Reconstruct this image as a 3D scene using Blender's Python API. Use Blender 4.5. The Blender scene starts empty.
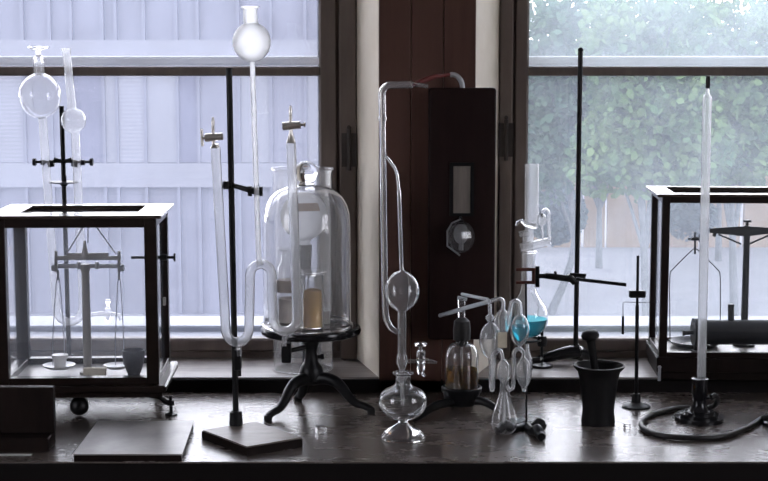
import bpy, bmesh, math, random
from math import sin, cos, pi, sqrt, atan, tan, radians
from mathutils import Vector, Matrix

random.seed(7)
scene = bpy.context.scene
COL = scene.collection

# ------------------------------------------------------------------ camera
TZ = 0.80                      # bench top height
ZC = TZ + 0.85                 # eye height
F = 1500.0                     # focal length in pixels of the 768x481 frame
PITCH = atan(180.5 / F)
cam_d = bpy.data.cameras.new('camera')
cam = bpy.data.objects.new('camera', cam_d)
COL.objects.link(cam)
cam.location = (0, 0, ZC)
cam.rotation_euler = (pi / 2 - PITCH, 0, 0)
cam_d.sensor_width = 36
cam_d.lens = F / 768 * 36
cam_d.clip_start = 0.05
cam_d.clip_end = 300
scene.camera = cam


def ray(x, y):
    u = (x - 384) / F
    v = (240.5 - y) / F
    return Vector((u, cos(PITCH) + v * sin(PITCH), -sin(PITCH) + v * cos(PITCH)))


def P(x, y, Y):
    d = ray(x, y)
    return Vector((0, 0, ZC)) + d * (Y / d.y)


def T(x, y, z=None):
    z = TZ if z is None else z
    d = ray(x, y)
    return Vector((0, 0, ZC)) + d * ((z - ZC) / d.z)


def px(Y):
    return Y / F


YW = round(T(384, 391).y, 3)             # inner face of the wall
_d = ray(384, 377)
ZS = ZC + _d.z * (YW / _d.y)             # window sill height
YG = T(384, 359, ZS).y                   # plane of the inner sashes


# ------------------------------------------------------------------ materials
def newmat(name):
    m = bpy.data.materials.new(name)
    m.use_nodes = True
    nt = m.node_tree
    for n in list(nt.nodes):
        nt.nodes.remove(n)
    out = nt.nodes.new('ShaderNodeOutputMaterial')
    return m, nt, out


def principled(name, col, rough=0.5, metal=0.0, spec=0.5, var=0.0, vscale=20.0, stretch=(1, 1, 1), bump=0.0,
               col2=None, trans=0.0, ior=1.45, coat=0.0, rvar=0.0):
    m, nt, out = newmat(name)
    b = nt.nodes.new('ShaderNodeBsdfPrincipled')
    b.inputs['Base Color'].default_value = (*col, 1)
    b.inputs['Roughness'].default_value = rough
    b.inputs['Metallic'].default_value = metal
    b.inputs['Specular IOR Level'].default_value = spec
    b.inputs['Transmission Weight'].default_value = trans
    b.inputs['IOR'].default_value = ior
    b.inputs['Coat Weight'].default_value = coat
    nt.links.new(b.outputs[0], out.inputs[0])
    if var or bump or rvar:
        tc = nt.nodes.new('ShaderNodeTexCoord')
        mp = nt.nodes.new('ShaderNodeMapping')
        mp.inputs['Scale'].default_value = stretch
        nz = nt.nodes.new('ShaderNodeTexNoise')
        nz.inputs['Scale'].default_value = vscale
        nz.inputs['Detail'].default_value = 6
        nz.inputs['Roughness'].default_value = 0.65
        nt.links.new(tc.outputs['Object'], mp.inputs[0])
        nt.links.new(mp.outputs[0], nz.inputs['Vector'])
        if var:
            r = nt.nodes.new('ShaderNodeValToRGB')
            c2 = col2 if col2 else tuple(min(1, c * (1 + var)) for c in col)
            c1 = tuple(c * (1 - var) for c in col) if not col2 else col
            r.color_ramp.elements[0].position = 0.32
            r.color_ramp.elements[1].position = 0.68
            r.color_ramp.elements[0].color = (*c1, 1)
            r.color_ramp.elements[1].color = (*c2, 1)
            nt.links.new(nz.outputs['Fac'], r.inputs[0])
            nt.links.new(r.outputs[0], b.inputs['Base Color'])
        if rvar:
            mr = nt.nodes.new('ShaderNodeMapRange')
            mr.inputs['From Min'].default_value = 0.3
            mr.inputs['From Max'].default_value = 0.7
            mr.inputs['To Min'].default_value = max(0.02, rough - rvar)
            mr.inputs['To Max'].default_value = rough + rvar
            nt.links.new(nz.outputs['Fac'], mr.inputs['Value'])
            nt.links.new(mr.outputs[0], b.inputs['Roughness'])
        if bump:
            bp = nt.nodes.new('ShaderNodeBump')
            bp.inputs['Strength'].default_value = bump
            bp.inputs['Distance'].default_value = 0.002
            nt.links.new(nz.outputs['Fac'], bp.inputs['Height'])
            nt.links.new(bp.outputs[0], b.inputs['Normal'])
    return m


def glassmat(name, col=(1, 1, 1), dust=0.06, rough=0.0, ior=1.47, dustcol=(0.93, 0.94, 0.96)):
    """solid glass with a film of dust that scatters a little light"""
    m, nt, out = newmat(name)
    g = nt.nodes.new('ShaderNodeBsdfGlass')
    g.inputs['Color'].default_value = (*col, 1)
    g.inputs['Roughness'].default_value = rough
    g.inputs['IOR'].default_value = ior
    d = nt.nodes.new('ShaderNodeBsdfDiffuse')
    d.inputs['Color'].default_value = (*dustcol, 1)
    t = nt.nodes.new('ShaderNodeBsdfTranslucent')
    t.inputs['Color'].default_value = (*dustcol, 1)
    m1 = nt.nodes.new('ShaderNodeMixShader')
    m1.inputs[0].default_value = 0.82
    m2 = nt.nodes.new('ShaderNodeMixShader')
    m2.inputs[0].default_value = dust
    nt.links.new(d.outputs[0], m1.inputs[1])
    nt.links.new(t.outputs[0], m1.inputs[2])
    nt.links.new(g.outputs[0], m2.inputs[1])
    nt.links.new(m1.outputs[0], m2.inputs[2])
    nt.links.new(m2.outputs[0], out.inputs[0])
    return m


def panemat(name, tint=(0.976, 0.978, 0.974), dust=0.05, dustcol=(0.8, 0.85, 0.95), refl=True, streaks=False):
    """flat sheet glass: clear straight-through view, Fresnel reflection, dust film"""
    m, nt, out = newmat(name)
    tr = nt.nodes.new('ShaderNodeBsdfTransparent')
    tr.inputs[0].default_value = (*tint, 1)
    gl = nt.nodes.new('ShaderNodeBsdfGlossy')
    gl.inputs['Roughness'].default_value = 0.0
    fr = nt.nodes.new('ShaderNodeFresnel')
    gm = nt.nodes.new('ShaderNodeNewGeometry')
    mi = nt.nodes.new('ShaderNodeMapRange')          # the far face of the sheet sees the index the other way round
    mi.inputs['To Min'].default_value = 1.45
    mi.inputs['To Max'].default_value = 1 / 1.45
    nt.links.new(gm.outputs['Backfacing'], mi.inputs['Value'])
    nt.links.new(mi.outputs[0], fr.inputs['IOR'])
    mx = nt.nodes.new('ShaderNodeMixShader')
    nt.links.new(fr.outputs[0], mx.inputs[0])
    nt.links.new(tr.outputs[0], mx.inputs[1])
    nt.links.new(gl.outputs[0], mx.inputs[2])
    t = nt.nodes.new('ShaderNodeBsdfTranslucent')
    t.inputs[0].default_value = (*dustcol, 1)
    m2 = nt.nodes.new('ShaderNodeMixShader')
    m2.inputs[0].default_value = dust
    if streaks:
        tc = nt.nodes.new('ShaderNodeTexCoord')
        nz = nt.nodes.new('ShaderNodeTexNoise')
        nz.inputs['Scale'].default_value = 9
        nz.inputs['Detail'].default_value = 8
        nt.links.new(tc.outputs['Object'], nz.inputs['Vector'])
        mr = nt.nodes.new('ShaderNodeMapRange')
        mr.inputs['From Min'].default_value = 0.3
        mr.inputs['From Max'].default_value = 0.7
        mr.inputs['To Min'].default_value = dust * 0.75
        mr.inputs['To Max'].default_value = dust * 1.25
        nt.links.new(nz.outputs['Fac'], mr.inputs['Value'])
        nt.links.new(mr.outputs[0], m2.inputs[0])
    nt.links.new(mx.outputs[0], m2.inputs[1])
    nt.links.new(t.outputs[0], m2.inputs[2])
    nt.links.new(m2.outputs[0], out.inputs[0])
    return m


M = {}
M['bench'] = principled('bench_wood', (0.078, 0.062, 0.054), 0.27, spec=0.95, var=1, col2=(0.145, 0.118, 0.104), vscale=7,
                        stretch=(1, 2.2, 1), rvar=0.012)
M['dark_wood'] = principled('dark_wood', (0.008, 0.005, 0.0045), 0.5, spec=0.15, var=1, col2=(0.018, 0.011, 0.0095), vscale=18,
                            stretch=(1, 1, 0.2), bump=0.1)
M['case_wood'] = principled('case_wood', (0.010, 0.006, 0.005), 0.3, spec=0.35, var=1, col2=(0.022, 0.013, 0.0105), vscale=22,
                            stretch=(0.3, 1, 1), bump=0.06)
M['pillar_wood'] = principled('pillar_wood', (0.075, 0.032, 0.023), 0.55, var=1, col2=(0.115, 0.052, 0.037), vscale=14,
                              stretch=(2, 1, 0.15), bump=0.15)
M['frame_wood'] = principled('frame_wood', (0.125, 0.097, 0.083), 0.5, var=1, col2=(0.19, 0.152, 0.132), vscale=16,
                             stretch=(1, 1, 0.2), bump=0.15)
M['sill_wood'] = principled('sill_wood', (0.19, 0.168, 0.154), 0.4, var=1, col2=(0.32, 0.287, 0.265), vscale=12,
                            stretch=(0.4, 3, 1), bump=0.15)
M['fascia'] = principled('fascia_wood', (0.007, 0.005, 0.005), 0.7, spec=0.2)
M['board_paper'] = principled('board_grey', (0.20, 0.185, 0.175), 0.33, var=1, col2=(0.33, 0.31, 0.29), vscale=9, bump=0.05)
M['stand_wood'] = principled('stand_wood', (0.13, 0.10, 0.085), 0.42, var=1, col2=(0.22, 0.18, 0.155), vscale=16, stretch=(1, 3, 1), bump=0.08)
M['plaster'] = principled('plaster', (0.74, 0.66, 0.54), 0.85, var=1, col2=(0.84, 0.77, 0.66), vscale=5, bump=0.35)
M['room_paint'] = principled('room_paint', (0.42, 0.39, 0.35), 0.85, var=0.06, vscale=3)
M['floor'] = principled('floor_boards', (0.10, 0.07, 0.05), 0.5, var=0.3, vscale=6, stretch=(1, 8, 1))
M['frame_paint_dim'] = principled('frame_paint_dim', (0.14, 0.15, 0.18), 0.5, var=0.05, vscale=12)  # white window paint darkened in colour so sky-lit ledges don't burn out
M['iron'] = principled('black_iron', (0.007, 0.007, 0.008), 0.4, spec=0.4, bump=0.15, vscale=90)
M['lacquer'] = principled('black_lacquer', (0.010, 0.010, 0.012), 0.2, spec=0.5)
M['steel'] = principled('grey_steel', (0.40, 0.41, 0.44), 0.4, metal=0.4)
M['brass'] = principled('dull_brass', (0.36, 0.345, 0.325), 0.45, metal=0.3)
M['matte_black'] = principled('matte_black', (0.007, 0.007, 0.008), 0.55, spec=0.25)
M['hinge'] = principled('hinge_paint', (0.045, 0.036, 0.032), 0.6)
M['cabinet_wood'] = principled('cabinet_wood', (0.017, 0.0085, 0.0085), 0.6, spec=0.12, var=1, col2=(0.027, 0.014, 0.013), vscale=14, stretch=(1, 1, 0.2), bump=0.1)
M['rust'] = principled('rust_red', (0.10, 0.028, 0.020), 0.6, var=0.4, vscale=60)
M['porcelain'] = principled('porcelain', (0.8, 0.8, 0.8), 0.25)
M['stone'] = principled('grey_stoneware', (0.055, 0.055, 0.065), 0.4, var=0.2, vscale=40)
M['mortar'] = principled('mortar_iron', (0.008, 0.0075, 0.008), 0.55, spec=0.3, bump=0.35, vscale=60)
M['label'] = principled('tan_label', (0.55, 0.40, 0.30), 0.6, var=0.1, vscale=60)
M['cream'] = principled('cream_cork', (0.62, 0.56, 0.44), 0.7, var=0.1, vscale=50)
M['rubber'] = principled('black_rubber', (0.014, 0.012, 0.012), 0.42, bump=0.1, vscale=80)
M['red_rubber'] = principled('red_rubber', (0.085, 0.006, 0.004), 0.8, spec=0.05)
M['plate'] = principled('scale_plate', (0.20, 0.175, 0.155), 0.45, var=0.25, vscale=60, stretch=(1, 1, 0.1))

M['amber'] = glassmat('amber_filling', col=(1.0, 0.82, 0.55), dust=0.4, rough=0.6, dustcol=(0.95, 0.74, 0.46))
M['greyband'] = glassmat('grey_filling', col=(0.92, 0.88, 0.85), dust=0.45, rough=0.6, dustcol=(0.70, 0.65, 0.62))
M['cock_metal'] = principled('cock_metal', (0.80, 0.76, 0.71), 0.2, metal=0.75, coat=0.5)
M['rail_paint_lit'] = principled('rail_paint_lit', (0.78, 0.80, 0.84), 0.5)  # lighter copy of the outer window paint, keeps the rail from going dark
M['glass'] = glassmat('clear_glass', dust=0.045)
M['tube_glass'] = glassmat('tube_glass', dust=0.07)
M['frosted'] = glassmat('frosted_glass', dust=0.16, rough=0.42)
M['silk_glass'] = glassmat('silk_glass', dust=0.10, rough=0.16)
M['cock_glass'] = glassmat('cock_glass', dust=0.10)
M['tower_glass'] = glassmat('tower_glass', dust=0.05)
M['train_glass'] = glassmat('train_glass', dust=0.11)
M['white_glass'] = glassmat('whitened_glass', dust=0.42, dustcol=(0.92, 0.94, 0.97))
M['jar_glass'] = glassmat('jar_glass', dust=0.06)
M['crystal'] = glassmat('crystal_glass', dust=0.0, ior=1.52)
M['case_pane_clear'] = panemat('case_pane_clear', tint=(0.995, 0.995, 0.995), dust=0.007)
M['case_pane'] = panemat('case_pane', tint=(0.995, 0.995, 0.995), dust=0.025)
M['blue'] = glassmat('blue_liquid', col=(0.16, 0.60, 0.70), dust=0.25, dustcol=(0.22, 0.66, 0.76), ior=1.33)
M['yellow'] = glassmat('amber_liquid', col=(0.50, 0.30, 0.03), dust=0.03, dustcol=(0.6, 0.45, 0.08), ior=1.34)
M['window_pane_hazy'] = panemat('window_pane_hazy', dust=0.048, dustcol=(0.78, 0.88, 0.88), streaks=True)
M['window_pane_dusty'] = panemat('window_pane_dusty', dust=0.115, dustcol=(0.82, 0.92, 0.95), streaks=True)
M['window_pane'] = panemat('window_pane', dust=0.038, dustcol=(0.74, 0.80, 0.97), streaks=True)


# ------------------------------------------------------------------ mesh builder
class MB:
    def __init__(self):
        self.bm = bmesh.new()
        self.flip = []

    def box(self, lo, hi, bevel=0.0, mat=None, seg=1):
        t = bmesh.new()
        bmesh.ops.create_cube(t, size=1)
        lo, hi = Vector(lo), Vector(hi)
        s = hi - lo
        for v in t.verts:
            v.co = Vector(((v.co.x + .5) * s.x, (v.co.y + .5) * s.y, (v.co.z + .5) * s.z)) + lo
        if bevel:
            bmesh.ops.bevel(t, geom=t.edges[:], offset=min(bevel, 0.45 * min(abs(c) for c in s)), segments=seg, affect='EDGES', profile=0.5)
        if mat:
            bmesh.ops.transform(t, matrix=mat, verts=t.verts[:])
        self.merge(t)
        return self

    def merge(self, t):
        mp = {}
        for v in t.verts:
            mp[v] = self.bm.verts.new(v.co)
        for f in t.faces:
            try:
                self.bm.faces.new([mp[v] for v in f.verts])
            except ValueError:
                pass
        t.free()

    def prism(self, poly, z0, z1):
        """vertical prism over an xy polygon"""
        a = [self.bm.verts.new((p[0], p[1], z0)) for p in poly]
        b = [self.bm.verts.new((p[0], p[1], z1)) for p in poly]
        n = len(poly)
        self.bm.faces.new(a[::-1])
        self.bm.faces.new(b)
        for i in range(n):
            self.bm.faces.new((a[i], a[(i + 1) % n], b[(i + 1) % n], b[i]))
        return self

    def rings(self, rings, close_start=True, close_end=True):
        R = []
        for ring in rings:
            R.append([self.bm.verts.new(p) for p in ring])
        n = len(R[0])
        for a, b in zip(R, R[1:]):
            for i in range(n):
                self.bm.faces.new((a[i], a[(i + 1) % n], b[(i + 1) % n], b[i]))
        if close_start:
            self.bm.faces.new(R[0][::-1])
        if close_end:
            self.bm.faces.new(R[-1])
        return R

    def sweep(self, pts, rad, seg=14, t=None, ends=('open', 'open')):
        """tube of varying radius along pts; with t it is a hollow glass wall"""
        pts = [Vector(p) for p in pts]
        n = len(pts)
        if not isinstance(rad, (list, tuple)):
            rad = [rad] * n
        tang = []
        for i in range(n):
            a = pts[max(0, i - 1)]
            b = pts[min(n - 1, i + 1)]
            d = b - a
            tang.append(d.normalized() if d.length > 1e-9 else Vector((0, 0, 1)))
        ref = Vector((0, 1, 0)) if abs(tang[0].y) < 0.9 else Vector((1, 0, 0))
        u = (ref - tang[0] * ref.dot(tang[0])).normalized()
        frames = []
        for i in range(n):
            if i:
                q = tang[i - 1].rotation_difference(tang[i])
                u = q @ u
                u = (u - tang[i] * u.dot(tang[i])).normalized()
            frames.append((u.copy(), tang[i].cross(u)))

        def ring(i, r, off=0.0):
            c = pts[i] + tang[i] * off
            return [c + frames[i][0] * (r * cos(2 * pi * k / seg)) + frames[i][1] * (r * sin(2 * pi * k / seg)) for k in range(seg)]
        if t is None:
            self.rings([ring(i, rad[i]) for i in range(n)])
            return self
        outer = self.rings([ring(i, rad[i]) for i in range(n)], ends[0] != 'open', ends[1] != 'open')
        inn = []
        for i in range(n):
            off = 0.0
            if i == 0 and ends[0] != 'open':
                off = t
            if i == n - 1 and ends[1] != 'open':
                off = -t
            inn.append(ring(i, max(rad[i] - t, rad[i] * 0.35), off)[::-1])
        nf = len(self.bm.faces)
        inner = self.rings(inn, ends[0] != 'open', ends[1] != 'open')
        if ends[0] != 'open' and ends[1] != 'open':
            self.bm.faces.ensure_lookup_table()
            self.flip += [self.bm.faces[i] for i in range(nf, len(self.bm.faces))]
        for e, idx in ((ends[0], 0), (ends[1], -1)):
            if e == 'open':
                o, q = outer[idx], inner[idx][::-1]
                for k in range(seg):
                    f = (o[k], o[(k + 1) % seg], q[(k + 1) % seg], q[k])
                    self.bm.faces.new(f if idx == -1 else f[::-1])
        return self

    def cyl(self, a, b, r0, r1=None, seg=14):
        return self.sweep([a, b], [r0, r0 if r1 is None else r1], seg)

    def lathe(self, c, prof, seg=32, t=None, caps=True):
        """revolve (r, z) about the vertical axis at c (x, y); with t the profile is a glass wall: bottom on axis -> rim"""
        prof = [tuple(p) for p in prof]
        if t is not None:
            inner = []
            n = len(prof)
            for i in range(n):
                a = prof[max(0, i - 1)]
                b = prof[min(n - 1, i + 1)]
                dx, dz = b[0] - a[0], b[1] - a[1]
                l = sqrt(dx * dx + dz * dz) or 1
                nx, nz = -dz / l, dx / l        # inward for a profile going up
                inner.append((max(0.0, prof[i][0] + nx * t), prof[i][1] + nz * t))
            inner[0] = (0.0 if prof[0][0] < 1e-6 else inner[0][0], inner[0][1])
            prof = prof + inner[::-1]
        verts = []
        for r, z in prof:
            if r < 1e-6:
                verts.append([self.bm.verts.new((c[0], c[1], z))])
            else:
                verts.append([self.bm.verts.new((c[0] + r * cos(2 * pi * k / seg), c[1] + r * sin(2 * pi * k / seg), z)) for k in range(seg)])
        for a, b in zip(verts, verts[1:]):
            if len(a) == 1 and len(b) == 1:
                continue
            for k in range(seg):
                k2 = (k + 1) % seg
                if len(a) == 1:
                    self.bm.faces.new((a[0], b[k2], b[k]))
                elif len(b) == 1:
                    self.bm.faces.new((a[k], a[k2], b[0]))
                else:
                    self.bm.faces.new((a[k], a[k2], b[k2], b[k]))
        for v, rev in ((verts[0], True), (verts[-1], False)):
            if len(v) > 1 and t is None and caps:
                self.bm.faces.new(v[::-1] if rev else v)
        return self

    def ball(self, c, r, seg=18, sz=None):
        sz = r if sz is None else sz
        n = 10
        return self.lathe((c[0], c[1]), [(r * sin(pi * i / n), c[2] - sz * cos(pi * i / n)) for i in range(n + 1)], seg)

    def build(self, name, mat, parent=None, origin=None, smooth=True, angle=40):
        bmesh.ops.remove_doubles(self.bm, verts=self.bm.verts[:], dist=2e-6)
        bmesh.ops.recalc_face_normals(self.bm, faces=self.bm.faces[:])
        for f_ in self.flip:
            if f_.is_valid:
                f_.normal_flip()
        org = Vector(ORG.get(parent.name, (0, 0, 0))) if parent is not None else Vector(origin if origin is not None else (0, 0, 0))
        if org.length:
            bmesh.ops.translate(self.bm, vec=-org, verts=self.bm.verts[:])
        me = bpy.data.meshes.new(name)
        self.bm.to_mesh(me)
        self.bm.free()
        me.materials.append(M[mat] if isinstance(mat, str) else mat)
        if smooth:
            for p in me.polygons:
                p.use_smooth = True
            me.set_sharp_from_angle(angle=radians(angle))
        o = bpy.data.objects.new(name, me)
        COL.objects.link(o)
        if parent is not None:
            o.parent = parent
        else:
            o.location = org
        ORG[o.name] = tuple(org)
        return o


ORG = {}


def tag(o, label, cat, group=None, kind=None):
    o['label'] = label
    o['category'] = cat
    if group:
        o['group'] = group
    if kind:
        o['kind'] = kind
    return o


def thing(name, label, cat, loc=(0, 0, 0), group=None, local=False, rz=0.0, kind=None):
    o = bpy.data.objects.new(name, None)
    o.empty_display_size = 0.05
    COL.objects.link(o)
    o.location = loc
    o.rotation_euler = (0, 0, rz)
    ORG[o.name] = (0, 0, 0) if local else tuple(loc)
    return tag(o, label, cat, group, kind)


# --- pixel-measured paths, turned into metres at a given distance
def nodes(spec, Y):
    """spec: (x, y, r) or (x, y, r, dY) measured on the photograph -> points, radii in metres"""
    pts, rad = [], []
    for s in spec:
        yy = Y + (s[3] if len(s) > 3 else 0)
        pts.append(P(s[0], s[1], yy))
        rad.append(s[2] * px(yy))
    return pts, rad


def bulb(x0, y0, x1, y1, R, rn0, rn1, n=12, pw=1.0):
    """bulb between two ends: neck radii rn0, rn1, largest radius R"""
    out = []
    for i in range(n + 1):
        a = -cos(pi * i / n)
        r = R * max(0.0, 1 - a * a) ** (0.5 * pw)
        f = (a + 1) / 2
        r = max(r, rn0 * (1 - f) + rn1 * f if 0 < i < n else (rn0 if i == 0 else rn1))
        out.append((x0 + (x1 - x0) * f, y0 + (y1 - y0) * f, r))
    return out


def arc(cx, cy, R, a0, a1, r, n=10, Ry=None):
    Ry = R if Ry is None else Ry
    return [(cx + R * cos(radians(a0 + (a1 - a0) * i / n)), cy - Ry * sin(radians(a0 + (a1 - a0) * i / n)), r) for i in range(n + 1)]


def line(x0, y0, x1, y1, r, n=4, r1=None):
    r1 = r if r1 is None else r1
    return [(x0 + (x1 - x0) * i / n, y0 + (y1 - y0) * i / n, r + (r1 - r) * i / n) for i in range(n + 1)]


def gsweep(mb, spec, Y, seg=14, t=0.0012, ends=('open', 'open')):
    p, r = nodes(spec, Y)
    # drop coincident nodes
    q, s = [p[0]], [r[0]]
    for a, b in zip(p[1:], r[1:]):
        if (a - q[-1]).length > 1e-5:
            q.append(a)
            s.append(b)
    return mb.sweep(q, s, seg, t, ends)


def rod(mb, x0, y0, x1, y1, r, Y, Y1=None, r1=None, seg=12):
    Y1 = Y if Y1 is None else Y1
    return mb.cyl(P(x0, y0, Y), P(x1, y1, Y1), r * px(Y), (r if r1 is None else r1) * px(Y1), seg)


def zat(y, Y):
    return P(384, y, Y).z


def plathe(mb, x, Y, prof, seg=32, t=None, ymid=None):
    """lathe from (r, y) pairs measured on the photograph at distance Y"""
    c = P(x, prof[len(prof) // 2][1] if ymid is None else ymid, Y)
    return mb.lathe((c.x, c.y), [(r * px(Y), zat(y, Y)) for r, y in prof], seg, t)


def sprof(prof, sub=4):
    return [(max(0.0, p.x), p.y) for p in smooth_path([Vector((r, z, 0)) for r, z in prof], sub)]


def smooth_path(pts, sub=6):
    pts = [Vector(p) for p in pts]
    out = []
    n = len(pts)
    for i in range(n - 1):
        p0, p1, p2, p3 = pts[max(0, i - 1)], pts[i], pts[i + 1], pts[min(n - 1, i + 2)]
        for k in range(sub):
            t = k / sub
            out.append(0.5 * ((2 * p1) + (p2 - p0) * t + (2 * p0 - 5 * p1 + 4 * p2 - p3) * t * t + (3 * p1 - p0 - 3 * p2 + p3) * t ** 3))
    out.append(pts[-1])
    return out


# ================================================================== ROOM
def struct(o, label, cat):
    return tag(o, label, cat, kind='structure')


XL, XR, YB, ZCEIL = -2.6, 2.6, -1.6, 2.95
WT = 2.6                         # window head height
YO = 4.36                        # outer face of the wall
lx0, lx1f, lx1b = -1.62, P(378.5, 200, YW).x, P(357, 200, YG).x
rx0f, rx0b, rx1 = P(475, 200, YW).x, P(498, 200, YG).x, 1.72

w = MB()
w.box((XL, YW, 0), (XR, YO, ZS - 0.03))
w.box((XL, YW, WT), (XR, YO, ZCEIL))
w.box((XL, YW, ZS - 0.03), (lx0, YO, WT))
w.box((rx1, YW, ZS - 0.03), (XR, YO, WT))
w.prism([(lx1f, YW), (rx0f, YW), (rx0b, YG), (rx0b, YO), (lx1b, YO), (lx1b, YG)], ZS - 0.03, WT)
struct(w.build('wall_front', 'plaster', smooth=False), 'cream plaster window wall behind the bench with deep splayed reveals', 'wall')
struct(MB().box((XL, YB - 0.1, 0), (XR, YB, ZCEIL)).build('wall_back', 'room_paint', smooth=False), 'painted wall behind the viewer', 'wall')
SW0, SW1, SZ0, SZ1 = 0.65, 2.15, 1.0, 2.6          # unseen window added in each side wall for fill daylight
for nm, a_, b_, lab in (('wall_left', XL - 0.1, XL, 'left'), ('wall_right', XR, XR + 0.1, 'right')):
    m_ = MB()
    m_.box((a_, YB, 0), (b_, YO, SZ0)).box((a_, YB, SZ1), (b_, YO, ZCEIL))
    m_.box((a_, YB, SZ0), (b_, SW0, SZ1)).box((a_, SW1, SZ0), (b_, YO, SZ1))
    struct(m_.build(nm, 'room_paint', smooth=False), 'painted %s side wall of the room with an opening for an added fill-light window' % lab, 'wall')
struct(MB().box((XL, YB, -0.1), (XR, YO, 0)).build('floor', 'floor', smooth=False), 'brown board floor under the bench', 'floor')
struct(MB().box((XL, YB, ZCEIL), (XR, YO, ZCEIL + 0.1)).build('ceiling', 'room_paint', smooth=False), 'pale ceiling above the windows', 'ceiling')

# brown boarding on the pillar between the windows (three planks)
pm = MB()
pw = (rx0f - lx1f - 0.002) / 3
for i in range(3):
    a = lx1f + 0.001 + pw * i
    pm.box((a + 0.0006, YW - 0.012, TZ + 0.0), (a + pw - 0.0006, YW, WT + 0.1), 0.0015)
struct(pm.build('trim_1', 'pillar_wood', smooth=False), 'dark red-brown boarding on the pillar between the two windows', 'panelling')

# sills with dark fascia
for nm, x0, x1f, x1b, lab in (('trim_2', lx0, lx1f, lx1b, 'grey worn sill board under the left window'),):
    m_ = MB().prism([(x0, YW - 0.004), (x1f, YW - 0.004), (x1f, YW), (x1b, YG + 0.03), (x0, YG + 0.03)], ZS - 0.028, ZS)
    struct(m_.build(nm, 'sill_wood', smooth=False), lab, 'sill')
m_ = MB().prism([(rx1, YW - 0.004), (rx1, YG + 0.03), (rx0b, YG + 0.03), (rx0f, YW), (rx0f, YW - 0.004)], ZS - 0.028, ZS)
struct(m_.build('trim_3', 'sill_wood', smooth=False), 'grey worn sill board under the right window', 'sill')
struct(MB().box((XL, YW - 0.012, TZ - 0.05), (XR, YW - 0.0005, ZS - 0.0045), 0.002).build('trim_4', 'fascia', smooth=False),
       'black fascia strip along the wall between bench and sills', 'trim')


def window(name, gx0, gx1, fx0, fx1, lab, hinge_x, hinge_y):
    """gx: clear glass opening, fx: frame limits (x world) of a double window"""
    zb = zat(339, YG)                   # top of the bottom rail
    zt0, zt1 = zat(76, YG), zat(66.5, YG)
    W = thing(name, lab, 'window', ((gx0 + gx1) / 2, YG, ZS), kind='structure')
    fr = MB()
    for a, b, side in ((fx0, gx0, 0), (gx1, fx1, 1)):
        mid = a + (b - a) * (0.48 if side == 0 else 0.52)
        o1, o2 = ((a, mid - 0.002), (mid + 0.002, b)) if side == 0 else ((mid + 0.002, b), (a, mid - 0.002))
        fr.box((o1[0], YG - 0.012, ZS + 0.001), (o1[1], YG + 0.08, WT), 0.004)     # fixed frame post
        fr.box((o2[0], YG, ZS + 0.016), (o2[1], YG + 0.045, WT), 0.006)          # sash stile
        fr.box((mid - 0.004, YG + 0.02, ZS + 0.01), (mid + 0.004, YG + 0.06, WT))
    fr.box((gx0 - 0.001, YG + 0.004, ZS + 0.019), (gx1 + 0.001, YG + 0.045, zb), 0.005)
    fr.box((fx0 + 0.002, YG + 0.012, ZS + 0.001), (fx1 - 0.002, YG + 0.06, ZS + 0.017))
    fr.box((gx0 - 0.001, YG - 0.004, zt0), (gx1 + 0.001, YG + 0.045, zt1), 0.005, seg=2)
    f = fr.build('frame', 'frame_wood', W, smooth=False)
    of = MB()                          # pale outer window and the ledges between the panes
    z1 = zat(338.5, YG + 0.05)
    of.box((gx0 - 0.03, YG + 0.061, z1 - 0.03), (gx1 + 0.03, YG + 0.16, z1), 0.002)
    z2 = zat(327.5, YG + 0.16)
    of.box((gx0 - 0.03, YG + 0.16, z1 - 0.03), (gx1 + 0.03, YG + 0.215, z2 + 0.004), 0.004)
    of.box((gx0 - 0.03, YG + 0.215, z1 - 0.03), (gx1 + 0.03, YO + 0.06, z2 - 0.004), 0.003)
    zo0, zo1 = zat(66, YG + 0.17), zat(56, YG + 0.17)
    for a, b in ((gx0 - 0.03, gx0 + 0.010), (gx1 - 0.010, gx1 + 0.03)):
        of.box((a, YG + 0.15, z1), (b, YG + 0.215, WT), 0.004)
    of.build('outer_frame', 'frame_paint_dim', W, smooth=False)
    MB().box((gx0 - 0.03, YG + 0.15, zo0), (gx1 + 0.03, YG + 0.215, zo1), 0.008, seg=2).build('outer_rail', 'rail_paint_lit', W, smooth=False)
    for q0, q1 in ((zb, zt0), (zt1, WT)):
        MB().box((gx0 - 0.006, YG + 0.022, q0 - 0.006), (gx1 + 0.006, YG + 0.0235, q1 + 0.006)).build('pane', 'window_pane' if name == 'window_1' else 'window_pane_hazy' if q0 == zb else 'window_pane_dusty', W, smooth=False)
    for q0, q1 in ((z2, zo0), (zo1, WT)):
        MB().box((gx0 - 0.006, YG + 0.18, q0 - 0.006), (gx1 + 0.006, YG + 0.1815, q1 + 0.006)).build('outer_pane', 'window_pane', W, smooth=False)
    h = MB()
    hp = P(hinge_x, hinge_y, YG - 0.016)
    h.cyl((hp.x, YG - 0.018, hp.z - 0.055), (hp.x, YG - 0.018, hp.z + 0.055), 0.006)
    h.ball((hp.x, YG - 0.018, hp.z + 0.06), 0.006)
    h.box((hp.x - 0.02, YG - 0.016, hp.z - 0.045), (hp.x + 0.02, YG - 0.0125, hp.z + 0.045))
    h.build('hinge', 'hinge', f)
    return W


window('window_1', -1.50, P(319.5, 200, YG).x, lx0 + 0.002, lx1b - 0.001,
       'tall left double window with dark wooden frame looking onto the pale building', 349, 150)
window('window_2', P(527.5, 200, YG).x, 1.60, rx0b + 0.001, rx1 - 0.002,
       'tall right double window with dark wooden frame looking onto green trees', 506, 140)

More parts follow.
